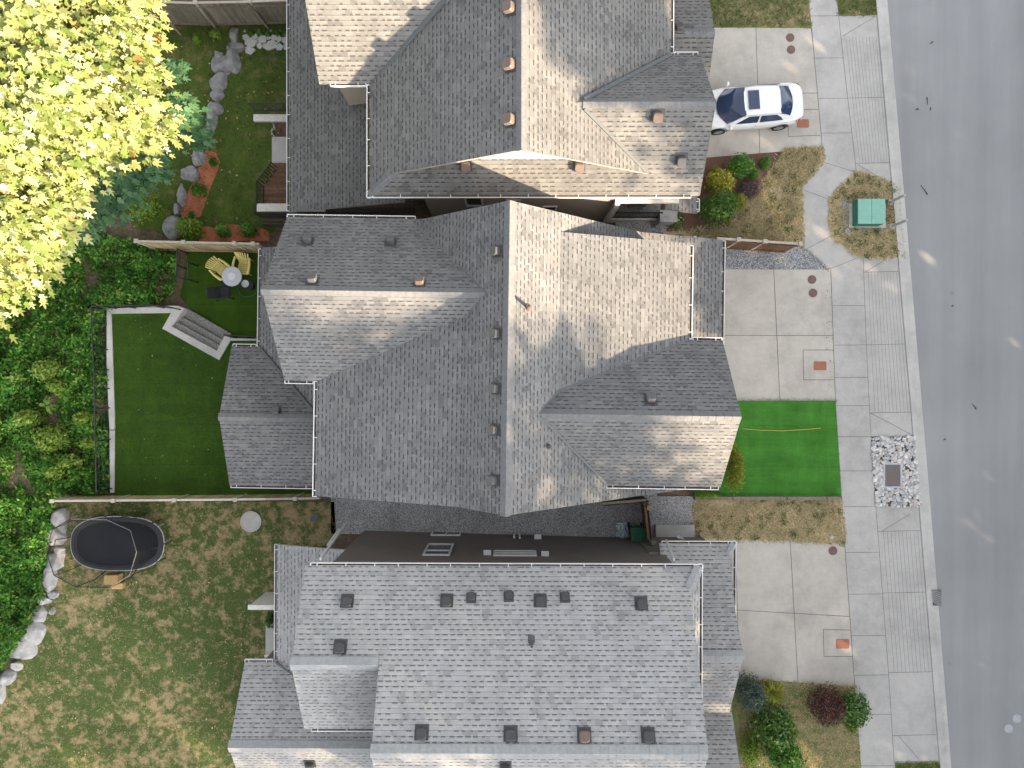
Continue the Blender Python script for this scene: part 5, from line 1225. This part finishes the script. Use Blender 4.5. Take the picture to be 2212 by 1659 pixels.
m = MB(); m.lathe(c + Vector((0, 0, .42)), [(.22, 0), (.24, .02), (.22, .04), (.001, .03)], 28); m.build('table_top', M['charcoal'], t)
m = MB(); m.tube([c, c + Vector((0, 0, .42))], [.18, .05], 12); m.build('pedestal', M['black'], t)
c2 = c + Vector((-.12, .06, .45)); m = MB(); m.lathe(c2, [(.1, 0), (.16, .03), (.17, .06), (.15, .06), (.12, .03), (.001, .02)], 24); tag(m.build('dish', M['tabletop']), 'pale dish on the dark side table', 'dish')
c = c01(1605, 215, PG); m = MB(); m.tube([c + Vector((math.cos(a) * .43, math.sin(a) * .36, .02)) for a in np.linspace(0, 6.283, 25)], .012, 6); tag(m.build('garden_tube', M['boxgreen2']), 'dark green hose ring lying on the patio grass round the side table', 'hose')
c = Vector((*c01(1432, 238, PG + .4)[:2], PG)); t = thing('lounge_chair', 'black fabric lounge chair below the round table', 'chair', c, R(8))
Rm = Matrix.Rotation(R(8), 3, 'Z'); w = lambda x, y, z: c + Rm @ Vector((x, y, z))
m = MB(); m.bar(w(-.05, 0, .4), w(.42, 0, .44), .5, .07); m.build('seat', M['charcoal'], t, bevel=.02)
m = MB(); m.bar(w(-.02, 0, .4), w(-.48, 0, .82), .5, .06); m.build('backrest', M['charcoal'], t, bevel=.02)
for sg in (-1, 1):
    m = MB(); m.tube([w(.42, sg * .3, 0), w(.4, sg * .3, .6), w(-.1, sg * .3, .62), w(-.35, sg * .28, .1), w(-.4, sg * .28, 0)], .025, 8); m.build('leg', M['black'], t)
    m = MB(); m.bar(w(.4, sg * .3, .63), w(-.12, sg * .3, .64), .07, .03); m.build('armrest', M['charcoal'], t)
# ------------------------------------------------------------------ trampoline
YZ = -1.4; c = P(254, 1174, YZ + .75); c.z = YZ
t = thing('trampoline', 'oval black trampoline with a net enclosure on the dry lawn', 'trampoline', c)
a_, b_ = 2.05, 1.17
def oval(k, a=a_, b=b_, n=40):
    e = 2.6; th = 6.2832 * k / n; cx, sy = math.cos(th), math.sin(th)
    return Vector((math.copysign(abs(cx) ** (2 / e), cx) * a, math.copysign(abs(sy) ** (2 / e), sy) * b, 0))
m = MB(); m.prism([(c.x + oval(k, 1.85, 1.0).x, c.y + oval(k, 1.85, 1.0).y) for k in range(40)], YZ + .74, YZ + .755); m.build('mat', M['net'], t)
m = MB(); k0 = 0
for (r_a, r_b, z) in ((1.84, .99, .775), (1.95, 1.08, .80), (2.08, 1.2, .785), (2.08, 1.2, .74)):
    for k in range(40): q = oval(k, r_a, r_b); m.v.append((c.x + q.x, c.y + q.y, YZ + z))
for i in range(3):
    for k in range(40): k2 = (k + 1) % 40; m.f.append((i * 40 + k, (i + 1) * 40 + k, (i + 1) * 40 + k2, i * 40 + k2)); m.m.append(0)
m.build('edge_pad', M['pad'], t)
m = MB(); m.tube([c + oval(k, 2.1, 1.22) + Vector((0, 0, .76)) for k in range(41)], .022, 6); m.build('frame', M['galv'], t)
TR = [(460, 45), (690, 50), (845, 120), (885, 260), (840, 410), (710, 490), (490, 487), (350, 410), (300, 260), (340, 112)]
tr = [c02(x, y, YZ + 2.55) for x, y in TR]
m = MB(); m.tube(tr[:6], .013, 6); m.build('top_ring', M['iron'], t)
m = MB(); m.tube(tr[5:] + tr[:1], .02, 6); m.build('top_ring', M['black'], t)
ks = [31, 34, 37, 0, 4, 8, 13, 17, 20, 23]
for i, p in enumerate(tr):
    d = Vector((p.x - c.x, p.y - c.y, 0)); th = min(range(40), key=lambda k: (oval(k, 2.1, 1.22).normalized() - Vector((p.x - c.x - (-.35), p.y - c.y - (-.1), 0)).normalized()).length)
    q = c + oval(th, 2.12, 1.24); o = (q - c).normalized() * .22
    m = MB(); m.tube([q + Vector((0, 0, .0)), q + Vector((0, 0, .8)), q + o + Vector((0, 0, 1.5)), p * .3 + (q + o) * .7 + Vector((0, 0, 2.0 - (p.z - YZ) * .3 - 0)) * 1.0 if False else (q + o) * .5 + p * .5 + Vector((0, 0, .5)), p], [.024, .024, .02, .018, .016], 6); m.build('net_pole', M['black'], t)
def net_mat():
    q = NT('fine black netting'); uvn = q.pos()
    tb = q.n('ShaderNodeBsdfTransparent'); ms = q.n('ShaderNodeMixShader'); ms.inputs[0].default_value = .30
    q.fin((.02, .02, .022), .8, .1); q.l(tb.outputs[0], ms.inputs[1]); q.l(q.b.outputs[0], ms.inputs[2]); q.l(ms.outputs[0], q.t.nodes['Material Output'].inputs['Surface']); return q.mat
m = MB(); n = 40
for j in range(n): q = oval(j, 1.86, 1.01); m.v.append((c.x + q.x, c.y + q.y, YZ + .78))
cx_, cy_ = sum(p.x for p in tr) / 10, sum(p.y for p in tr) / 10
for j in range(n):
    ang = math.atan2(oval(j).y * 1.0, oval(j).x * .72); best = None
    for i in range(10):
        p, r_ = tr[i], tr[(i + 1) % 10]; d = Vector((math.cos(ang), math.sin(ang))); e = Vector((r_.x - p.x, r_.y - p.y)); den = d.x * e.y - d.y * e.x
        if abs(den) < 1e-6: continue
        s0 = ((p.x - cx_) * e.y - (p.y - cy_) * e.x) / den; u = ((p.x - cx_) * d.y - (p.y - cy_) * d.x) / den
        if s0 > 0 and -1e-6 <= u <= 1 + 1e-6: best = s0
    best = best or 1.4; m.v.append((cx_ + math.cos(ang) * best, cy_ + math.sin(ang) * best, YZ + 2.55))
for j in range(n): j2 = (j + 1) % n; m.f.append((j, j2, n + j2, n + j)); m.m.append(0)
m.build('safety_net', net_mat(), t)
for k in (0, 4, 16, 20, 24, 36): q = c + oval(k, 2.0, 1.1); m = MB(); m.bar(q, q + Vector((0, 0, .76)), .05, .05); m.build('leg', M['galv'], t)
p = c02(738, 455, YZ + .3); t = thing('wooden_steps', 'yellow pine box steps in front of the trampoline', 'steps', (p.x, p.y, YZ))
m = MB(); m.box((p.x - .06, p.y + .14, YZ + .22), (.62, .42, .44))
m.build('upper_step', M['wood_step'], t)
m = MB(); m.box((p.x + .12, p.y - .2, YZ + .13), (.5, .26, .26)); m.build('lower_step', M['wood_step'], t)
# ------------------------------------------------------------------ bin and recycling bag
p = P(1379, 1155.5, .95); t = thing('wheelie_bin', 'green wheelie bin in the gravel passage by the dark gate', 'bin', (p.x, p.y, gz(p.x)))
m = MB(); g = gz(p.x); k = .29
for (w_, z) in ((.22, 0.02), (.29, .92)):
    for sx, sy in ((-1, -1), (1, -1), (1, 1), (-1, 1)): m.v.append((p.x + sx * w_, p.y + sy * w_, g + z))
for f in ((0, 3, 2, 1), (0, 1, 5, 4), (1, 2, 6, 5), (2, 3, 7, 6), (3, 0, 4, 7), (4, 5, 6, 7)): m.f.append(f); m.m.append(0)
m.build('body', M['bin'], t, bevel=.03)
m = MB(); m.box((p.x, p.y, g + .95), (.64, .62, .06)); m.box((p.x, p.y, g + .99), (.5, .46, .04)); m.box((p.x - .12, p.y, g + 1.015), (.06, .36, .02)); m.box((p.x + .12, p.y, g + 1.015), (.06, .36, .02)); m.build('lid', M['bin'], t, bevel=.02)
m = MB(); m.tube([(p.x - .22, p.y + .36, g + .9), (p.x + .22, p.y + .36, g + .9)], .02, 8); m.build('handle', M['bin'], t)
for sg in (-1, 1): m = MB(); m.tube([(p.x + sg * .24, p.y + .28, g + .1), (p.x + sg * .3, p.y + .28, g + .1)], .1, 14); m.build('wheel', M['tyre'], t)
p = P(1343, 1145, .4); g = gz(p.x); t = thing('recycling_bag', 'bag of empty bottles on the gravel left of the green bin', 'bag', (p.x, p.y, g))
bb = boulder((p.x, p.y, g + .22), .27, .3, .24, 77); bb.build('bag', M['bag'], t, smooth=True)
m = MB()
for i in range(46):
    q = Vector((p.x + rng.uniform(-.25, .25), p.y + rng.uniform(-.3, .3), g + .38 + rng.uniform(0, .12))); d = Vector((rng.normal(), rng.normal(), rng.normal() * .4)).normalized() * .1
    m.tube([q - d, q + d * .5, q + d], [.032, .032, .012], 7)
o = m.build('bottles', M['bottle'], t); tag(o, kind='stuff')
# ------------------------------------------------------------------ plants
def shrub(name, label, c, rx, ry, h, n, size, mat, cat='shrub', shape='round', group=None, z=None, lean=.6, rag=.34):
    c = Vector((c[0], c[1], gz(c[0]) if z is None else z)); t = thing(name, label, cat, c, 0, group)
    m = MB()
    for i in range(5):
        a = i * 1.3; m.tube([c + Vector((0, 0, -.05)), c + Vector((math.cos(a) * rx * .25, math.sin(a) * ry * .25, h * .4)), c + Vector((math.cos(a) * rx * .55, math.sin(a) * ry * .55, h * .75))], [.03, .02, .006], 5)
    m.build('stem', M['stem'], t)
    d = rng.normal(size=(n, 3)); d[:, 2] = np.abs(d[:, 2]) * (1 if shape == 'round' else 1.3); d /= np.linalg.norm(d, axis=1, keepdims=True)
    cl = rng.normal(size=(max(8, n // 45), 3)); cl[:, 2] = np.abs(cl[:, 2]); cl /= np.linalg.norm(cl, axis=1, keepdims=True)
    k = rng.integers(0, len(cl), n); d = d * .55 + cl[k] * .75; d /= np.linalg.norm(d, axis=1, keepdims=True)
    off = rng.uniform(1 - rag, 1 + rag * .6, len(cl))[k]
    rad = rng.uniform(.55, 1.0, n) ** .5 * off
    pos = d * rad[:, None] * np.array([rx, ry, h]) + np.array(c) + np.array([0, 0, h * .05])
    nr = d * np.array([1 / rx, 1 / ry, 1 / h]) + rng.normal(size=(n, 3)) * lean
    V = place_leaves(LEAF, pos, nr, rng.uniform(.7, 1.3, n) * size)
    nparr('foliage', V, 4, M[mat], t); return t
def ps(x, y, z=.4): return tuple(P(x, y, z))[:2]
def cs(x, y, z=.4): return ps(1474.7 + x / 3, y / 3, z)
def ds(x, y, z=.4): return ps(1474.7 + x / 3, 1106 + y / 3, z)
u = 31 / F / 3
shrub('leafy_shrub', 'bright leafy green shrub beside the lower edge of the driveway with the white car', cs(372, 1080), 95 * u, 85 * u, 1.1, 1300, .11, 'boxwood')
shrub('leafy_shrub', 'small round green shrub nearest the straw coloured lawn corner', cs(540, 1045), 44 * u, 44 * u, .6, 600, .08, 'boxwood')
shrub('leafy_shrub', 'small round box bush between the driveway shrubs and purple twigs', cs(470, 1120), 48 * u, 44 * u, .6, 700, .07, 'boxwood')
shrub('leafy_shrub', 'tiny yellow green bush at the top left of the front bed', cs(205, 1105), 40 * u, 36 * u, .6, 500, .07, 'yew')
shrub('golden_conifer', 'golden yellow feathery conifer in the front bed', cs(248, 1185, .7), 102 * u, 90 * u, 1.2, 1900, .11, 'gold', lean=.9)
shrub('green_conifer', 'tall dark green conifer below the golden one', cs(222, 1345, 1.2), 120 * u, 105 * u, 2.3, 3600, .1, 'thuja', lean=.7)
shrub('leafy_shrub', 'low yellow green shrub right of the tall dark conifer', cs(375, 1300), 55 * u, 70 * u, .6, 800, .08, 'yew')
shrub('purple_shrub', 'low brown purple twiggy shrub beside the golden conifer', cs(440, 1215), 90 * u, 70 * u, .5, 1500, .07, 'heather', lean=1.2)
shrub('laurel', 'broad leaved green shrub by the white pier of the side porch', ps(1459, 477, .5), 22 * 3 * u, 20 * 3 * u, 1.0, 500, .14, 'laurel')
for (x, y, lb) in ((5.1, 7.75, 'left of the two round topiary bushes on the side porch'), (5.65, 7.75, 'right of the two round topiary bushes on the side porch')):
    tt = shrub('topiary', lb, (x, y), .22, .22, .45, 420, .05, 'thuja', 'topiary', z=.78)
    m = MB(); m.lathe((x, y, .5), [(.13, 0), (.17, .3), (.15, .3), (.15, .26), (.001, .26)], 16); m.build('pot', M['topiary_pot'], tt)
shrub('conifer', 'narrow yellow green conifer against the front of the middle house', ps(1583, 1010, .9), .42, 1.15, 2.0, 2600, .09, 'yew', lean=.8)
shrub('leafy_shrub', 'low bright green plant spilling over the timber edging by the house', ps(1530, 1071, .2), .75, .22, .4, 700, .08, 'lime')
shrub('blue_spruce', 'blue green rounded spruce at the foot of the lowest driveway', ds(435, 1165, .9), 98 * u, 112 * u, 1.8, 3400, .085, 'spruce', lean=.8)
def blade_plant(name, label, c, r, n, mat, cat, z0=0):
    t = thing(name, label, cat, (c[0], c[1], z0)); V = []
    for i in range(n):
        a = rng.random() * 6.283; L_ = r * rng.uniform(.6, 1.1); dx, dy = math.cos(a), math.sin(a); px_, py_ = -dy * .022, dx * .022; h = rng.uniform(.25, .6)
        q = [(c[0] - px_, c[1] - py_, z0 + .1), (c[0] + dx * L_ * .5 - px_ * 1.2, c[1] + dy * L_ * .5 - py_ * 1.2, z0 + h), (c[0] + dx * L_, c[1] + dy * L_, z0 + h * .7), (c[0] + dx * L_ * .5 + px_ * 1.2, c[1] + dy * L_ * .5 + py_ * 1.2, z0 + h), (c[0] + px_, c[1] + py_, z0 + .1)]
        V.append(q)
    nparr('foliage', np.array(V), 5, M[mat], t); m = MB(); m.lathe((c[0], c[1], z0 - .05), [(.1, 0), (.08, .2), (.02, .28)], 10); m.build('stem', M['stem'], t)
blade_plant('yucca', 'yellow striped spiky yucca beside the blue spruce', ds(575, 1170, .3), .62, 300, 'yucca', 'yucca')
shrub('laurel', 'large glossy green laurel in the middle of the lower front garden', ds(590, 1390, 1.0), 140 * u, 125 * u, 2.0, 2200, .15, 'laurel')
shrub('laurel', 'bright green leafy laurel at the bottom edge of the picture', ds(660, 1580, .9), 125 * u, 140 * u, 1.7, 2200, .14, 'boxwood')
shrub('leafy_shrub', 'light green shrub between the laurels and the house wall at the bottom', ds(440, 1540, .5), 75 * u, 130 * u, 1.0, 1300, .1, 'lime')
shrub('red_maple', 'dark red weeping maple bush in the lower front garden', ds(935, 1250, .7), 120 * u, 135 * u, 1.3, 2600, .09, 'purple', lean=1.0)
shrub('leafy_shrub', 'glossy green shrub overhanging the pavement beside the dark red bush', ds(1105, 1270, .6), 100 * u, 120 * u, 1.2, 1300, .14, 'laurel')
shrub('leafy_shrub', 'small lime green shoots below the glossy shrub at the pavement edge', ds(1105, 1400, .2), 45 * u, 50 * u, .4, 350, .09, 'lime')
def bs(x, y, z=-.9): return tuple(c00(x, y, z))[:2]
ub = 32.2 / F / 3
shrub('lime_shrub', 'large lime green feathery shrub at the end of the tan fence', bs(1232, 1478), 92 * ub, 85 * ub, 1.0, 1400, .12, 'lime', z=-1.4, lean=.8)
shrub('lime_shrub', 'middle one of the three shrubs in red mulch along the tan fence', bs(1440, 1495), 60 * ub, 50 * ub, .8, 700, .11, 'boxwood', z=-1.4)
shrub('lime_shrub', 'darkest shrub in red mulch nearest the house by the tan fence', bs(1597, 1490), 62 * ub, 52 * ub, .8, 800, .11, 'boxwood', z=-1.4)
shrub('sapling', 'bright lime sapling standing alone below the maple boughs', bs(940, 1345), 110 * ub, 95 * ub, 1.2, 900, .15, 'lime', z=-1.4, rag=.5)
shrub('leafy_shrub', 'small bright green plant under the grey board fence at left', bs(1255, 222), 36 * ub, 36 * ub, .4, 260, .11, 'lime', z=-1.4)
shrub('leafy_shrub', 'small bright green plant under the grey board fence at right', bs(1378, 208), 44 * ub, 38 * ub, .45, 300, .11, 'lime', z=-1.4)
for i, x in enumerate((1612, 1662, 1715, 1778, 1828)): shrub('seedling', 'small dark green seedling in the row above the flagstones', bs(x, 188), 20 * ub, 20 * ub, .25, 90, .09, 'boxwood', 'plant', z=-1.4, group='seedlings above the flagstones')
shrub('leafy_shrub', 'grey green tuft in the upper red mulch', bs(1360, 1030), 40 * ub, 36 * ub, .35, 260, .09, 'under', z=-1.4)
shrub('leafy_shrub', 'dark green tuft at the middle of the red mulch', bs(1268, 1220), 52 * ub, 60 * ub, .5, 600, .09, 'under', z=-1.4)
shrub('leafy_shrub', 'small dark tuft at the foot of the red mulch', bs(1225, 1380), 34 * ub, 26 * ub, .35, 260, .09, 'under', z=-1.4)
shrub('leafy_shrub', 'dark shrub hidden under the low roof edge of the bottom house', tuple(P(587, 1337, -.9))[:2], .3, .5, 1.1, 600, .09, 'thuja', z=-1.4)
shrub('leafy_shrub', 'round dark bush inside the deck railing of the top house', bs(1735, 1302), 42 * ub, 30 * ub, .7, 400, .08, 'thuja', z=-1.4)
# bramble thicket at the left
UP = [(-260, 560), (20, 600), (100, 560), (190, 508), (300, 518), (372, 532), (384, 560), (378, 600), (372, 640), (330, 655), (226, 664), (226, 760), (232, 900), (234, 1064), (130, 1078), (117, 1090), (108, 1150), (92, 1240), (92, 1290), (70, 1340), (30, 1400), (-6, 1462), (-260, 1700)]
n = 90000; q = sample_poly(UP, n)
hn = np.array([mnoise.noise(Vector((x * .013, y * .013, 3.0))) + .6 * mnoise.noise(Vector((x * .04, y * .04, 9.0))) for x, y in q])
zz = -1.75 + np.clip(.85 + hn * .9, .3, 2.2) * rng.uniform(.25, 1.0, n) ** .5
k_ = (H - zz) / F; pos = np.stack([(q[:, 0] - CX) * k_, (CY - q[:, 1]) * k_, zz], 1)
nr = rng.normal(size=(n, 3)) * .45 + np.array([.1, 0, 1.0])
V = place_leaves(LEAF, pos, nr, rng.uniform(.1, .21, n) * np.where(hn > .25, 1.15, 1.0))
tag(nparr('bramble_thicket', V, 4, M['under']), 'dense dark green bramble and ivy thicket along the left edge', 'undergrowth', kind='stuff')
def fern(label, px, py, r, nf, mat='pale_leaf', z=-.6):
    c = P(px, py, z); t = thing('sapling', label, 'sapling', (c.x, c.y, -1.6), 0); V = []; S_ = []
    m = MB(); m.tube([(c.x, c.y, -1.6), (c.x + .03, c.y, z)], [.03, .015], 6); m.build('stem', M['stem'], t)
    pos = []; nn = []; yw = []; sz = []
    for i in range(nf):
        a = i * 2.4 + rng.uniform(-.3, .3); L_ = r * rng.uniform(.6, 1.1); h0 = rng.uniform(-.1, .25)
        for j in range(9):
            s_ = (j + 1) / 9; p = np.array([c.x + math.cos(a) * L_ * s_, c.y + math.sin(a) * L_ * s_, z + h0 + .25 * s_ - .4 * s_ * s_])
            for sg in (-1, 1):
                b = a + sg * 1.05; pos.append(p); nn.append((rng.normal() * .2, rng.normal() * .2, 1)); yw.append((math.cos(b), math.sin(b), -.1)); sz.append(L_ * .26 * (1 - .45 * abs(s_ - .45)))
    nparr('fronds', place_leaves(LEAF, np.array(pos), np.array(nn), np.array(sz), np.array(yw)), 4, M[mat], t)
for (x, y, r, nf, lb) in ((95, 800, .75, 12, 'pale feathery sapling highest in the bramble, below the maple'), (55, 905, .6, 10, 'pale feathery sapling near the left edge of the bramble'), (100, 950, .85, 13, 'widest pale feathery sapling in the middle of the bramble'), (180, 905, .45, 9, 'small pale sapling close to the black rail fence'), (150, 1000, .55, 10, 'yellowish sapling left of the rail fence posts'), (125, 1020, .5, 9, 'pale sapling low in the bramble above the long fence'), (190, 955, .4, 9, 'little yellow sapling touching the rail fence wires'), (120, 835, .5, 9, 'pale sapling just right of the topmost feathery one'), (40, 815, .4, 8, 'small pale sapling at the far left of the bramble')):
    shrub('sapling', lb, tuple(P(x, y, -.5))[:2], r * .8, r * .72, 1.25, int(240 * nf * r), .15, 'pale_leaf', 'sapling', z=-1.5, rag=.55, lean=.7)
fern('little fern like seedling between the pale saplings', 105, 875, .4, 7)
# ------------------------------------------------------------------ bigleaf maple
tb = P(60, 210, -1.5); mt = thing('maple_tree', 'huge sunlit yellow green maple filling the upper left corner', 'tree', tb)
OUT = [(318, -60), (318, 0), (322, 45), (352, 100), (365, 130), (367, 190), (355, 245), (370, 268), (352, 300), (325, 312), (300, 335), (240, 330), (226, 392), (232, 412), (180, 412), (182, 440), (150, 462), (172, 500), (140, 540), (110, 560), (98, 588), (40, 625), (0, 640), (-320, 760), (-420, -300), (250, -300)]
n_c = 420; q = sample_poly(OUT, 700); dist = np.array([min(math.hypot(x - a[0], y - a[1]) for a in [(OUT[i][0] * (1 - s_) + OUT[(i + 1) % len(OUT)][0] * s_, OUT[i][1] * (1 - s_) + OUT[(i + 1) % len(OUT)][1] * s_) for i in range(0, 23) for s_ in (0, .33, .66)]) for x, y in q])
kp = np.where(dist > 24)[0][:n_c]; n_c = len(kp); q = q[kp]; dist = dist[kp] - 24
zc = 6.2 + np.clip(dist / 260, 0, 1) ** .6 * 4.6 + rng.normal(size=n_c) * .55
k_ = (H - zc) / F; cc_ = np.stack([(q[:, 0] - CX) * k_, (CY - q[:, 1]) * k_, zc], 1)
m = MB(); m.tube([tb + Vector((0, 0, -.3)), tb + Vector((.1, .1, 3)), tb + Vector((.3, 0, 6)), tb + Vector((.2, .1, 9))], [.5, .38, .25, .08], 10)
for i in range(0, n_c, 9):
    e = Vector(cc_[i]); s_ = tb + Vector((.2, .05, 2.0 + (i % 5) * .9)); m.tube([s_, s_.lerp(e, .5) + Vector((0, 0, .7)), e], [.12, .07, .015], 5)
per = 110; nL = n_c * per; cI = np.repeat(np.arange(n_c), per)
pos = cc_[cI] + rng.normal(size=(nL, 3)) * np.array([.42, .42, .22])
nr = rng.normal(size=(nL, 3)) * .42 + np.array([.42, -.28, .9])
out = pos - np.array([tb.x, tb.y, 4.0]); out[:, 2] = -.3 * np.abs(out[:, 0]); out += rng.normal(size=(nL, 3)) * 1.8 + np.array([2.0, -1.0, 0])
V1 = place_leaves(MAPLE, pos, nr, rng.uniform(.22, .4, nL), out)
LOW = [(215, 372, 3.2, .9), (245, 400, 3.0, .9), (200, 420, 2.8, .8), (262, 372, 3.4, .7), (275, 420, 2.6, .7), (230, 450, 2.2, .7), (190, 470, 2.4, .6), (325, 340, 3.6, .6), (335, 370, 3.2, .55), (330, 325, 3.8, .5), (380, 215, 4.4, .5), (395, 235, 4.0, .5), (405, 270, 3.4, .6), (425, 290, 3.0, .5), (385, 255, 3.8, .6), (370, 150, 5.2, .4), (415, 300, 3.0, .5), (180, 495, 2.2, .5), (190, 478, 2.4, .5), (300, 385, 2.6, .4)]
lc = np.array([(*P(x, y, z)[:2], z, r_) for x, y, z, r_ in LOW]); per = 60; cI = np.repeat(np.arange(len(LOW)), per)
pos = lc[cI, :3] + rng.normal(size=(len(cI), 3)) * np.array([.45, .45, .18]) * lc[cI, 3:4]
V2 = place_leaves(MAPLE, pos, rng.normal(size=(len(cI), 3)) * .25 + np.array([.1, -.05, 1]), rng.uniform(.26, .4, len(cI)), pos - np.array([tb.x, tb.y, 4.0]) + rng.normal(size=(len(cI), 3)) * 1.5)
for i in range(len(LOW)): e = Vector(lc[i, :3]); s_ = tb + Vector((.2, .05, 2.5)); m.tube([s_, s_.lerp(e, .6) + Vector((0, 0, .5)), e], [.07, .04, .012], 5)
m.build('trunk', M['bark'], mt)
nparr('crown', V1, V1.shape[1], M['maple'], mt); nparr('lower_bough', V2, V2.shape[1], M['shade_tint_leaf'], mt)
# ------------------------------------------------------------------ grass blades
def tufts(name, poly, n, size, mat, label, z=None, clump=.06, edge=False):
    q = sample_poly(poly, n)
    if not edge:
        keep = np.array([mnoise.noise(Vector((x * .03, y * .03, 1.0))) + rng.normal() * .35 > -.25 for x, y in q]); q = q[keep]
    pos = np.array([G(x, y, .01) if z is None else P(x, y, z) for x, y in q]); nn = len(pos)
    pos = np.repeat(pos, 3, 0) + rng.normal(size=(nn * 3, 3)) * np.array([clump, clump, 0])
    d = rng.normal(size=(len(pos), 3)); d[:, 2] = np.abs(d[:, 2]) * (.4 if 'dry' in mat else .9) + (.12 if 'dry' in mat else .35); d /= np.linalg.norm(d, axis=1, keepdims=True)
    side = np.cross(d, np.array([0, 0, 1.0])); side /= np.linalg.norm(side, axis=1, keepdims=True) + 1e-9
    s_ = rng.uniform(.6, 1.3, len(pos))[:, None] * size; w_ = s_ * .11
    V = np.stack([pos - side * w_, pos + side * w_, pos + d * s_], 1)
    return tag(nparr(name, V, 3, M[mat]), label, 'grass', kind='stuff')
tufts('dry_grass', [p for p in FL if p[0] > 1400], 13000, .17, 'tuft_dry', 'long dry straw grass on the front lawn below the white car')
tufts('dry_grass', ISL, 6500, .15, 'tuft_dry', 'dry straw grass round the green cabinet')
tufts('dry_grass', STR, 9000, .15, 'tuft_dry', 'dry straw grass strip beside the lowest driveway')
tufts('grass', [(1450, -20), (1745, -20), (1752, 58), (1450, 57)], 4200, .1, 'tuft', 'rough green grass above the driveway with the white car')
tufts('grass', [(1806, -20), (1898, -20), (1898, 32), (1812, 33)], 1300, .1, 'tuft', 'rough grass verge at the top by the kerb')
tufts('grass', [(1610, 1478), (1720, 1476), (1846, 1486), (1853, 1560), (1861, 1680), (1600, 1680)], 6500, .1, 'tuft_dry', 'dry mixed grass in the lower front garden')
tufts('grass', [(1934, 1649), (2031, 1647), (2035, 1680), (1936, 1680)], 1200, .1, 'tuft', 'rough grass verge at the bottom by the kerb')
tufts('grass', BL3[:7] + [(640, 1680), (-40, 1680), (-40, 1520), (40, 1420), (100, 1280)], 11000, .08, 'tuft', 'patchy green blades on the dry back lawn with the trampoline')
tufts('grass', BL1, 9000, .1, 'tuft_shade', 'shady grass blades in the upper back garden')

def litter(name, poly, n, size, mat, label, z=None):
    pq = sample_poly(poly, n); pos = np.array([G(x, y, .03) if z is None else P(x, y, z + .02) for x, y in pq])
    V = place_leaves(LEAF, pos, rng.normal(size=(n, 3)) * .25 + np.array([0, 0, 1]), rng.uniform(.5, 1.2, n) * size)
    return tag(nparr(name, V, 4, M[mat]), label, 'leaves', kind='stuff')
litter('fallen_leaves', [(120, 1090), (715, 1090), (630, 1240), (520, 1650), (10, 1650), (0, 1490), (90, 1300)], 260, .11, 'fallen', 'pale fallen leaves scattered over the dry back lawn')
litter('fallen_leaves', [(320, 80), (610, 80), (610, 470), (200, 500)], 150, .12, 'fallen', 'fallen maple leaves scattered in the shady upper garden')
litter('fallen_leaves', [(250, 690), (355, 690), (470, 775), (470, 1050), (255, 1050)], 26, .08, 'fallen', 'few pale leaves lying on the mown green turf', TZ)
litter('weeds', [(1733, 545), (1795, 580), (1806, 866), (1790, 866), (1780, 590)], 60, .06, 'tuft', 'weeds growing along the driveway joint')
for (e0, e1, lb) in (((1690, 328), (1776, 322), 'ragged grass edge along the driveway with the white car'), ((1500, 1078), (1818, 1079), 'grass edge under the weathered timber'), ((1500, 1158), (1824, 1173), 'ragged dry grass edge along the lowest driveway'), ((1728, 403), (1731, 530), 'ragged dry grass edge along the curving path'), ((1600, 1467), (1846, 1484), 'ragged grass edge under the lowest driveway')):
    pl = [(e0[0], e0[1] - 3), (e1[0], e1[1] - 3), (e1[0] + 2, e1[1] + 4), (e0[0] + 2, e0[1] + 4)]
    tufts('grass_edge', pl, 420, .1, 'tuft_dry', lb, edge=True)
tufts('turf_edge', [(1592, 862), (1806, 862), (1806, 869), (1592, 869)], 900, .05, 'turf_blade', 'blades of bright green turf along the driveway edge', edge=True)
tufts('turf_blades', FT, 9000, .045, 'turf_blade', 'blades of the bright green front turf', edge=True, z=.03)
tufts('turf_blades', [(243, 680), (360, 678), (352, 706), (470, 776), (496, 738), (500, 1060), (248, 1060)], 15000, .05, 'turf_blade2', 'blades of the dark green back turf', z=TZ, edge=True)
tufts('dry_grass', BL3[:7] + [(640, 1680), (-40, 1680), (-40, 1520), (40, 1420), (100, 1280)], 5000, .07, 'tuft_dry', 'dry straw blades on the back lawn with the trampoline')

for pl, n in ((STR, 40), (FL, 60), (ISL, 50)):
    pq = sample_poly(pl, n); pp = np.array([G(x, y, .01) for x, y in pq]); k = 26
    pos = np.repeat(pp, k, 0) + rng.normal(size=(n * k, 3)) * np.array([.075, .075, .02]) + np.array([0, 0, .06])
    tag(nparr('weeds', place_leaves(LEAF, pos, rng.normal(size=(n * k, 3)) * .5 + np.array([0, 0, 1]), rng.uniform(.04, .1, n * k)), 4, M['weed']), {40: 'green weed clumps in the dry strip beside the lowest driveway', 60: 'green weed clumps in the straw lawn below the white car', 50: 'green weed clumps in dry grass round the cabinet'}[n], 'weeds', kind='stuff')
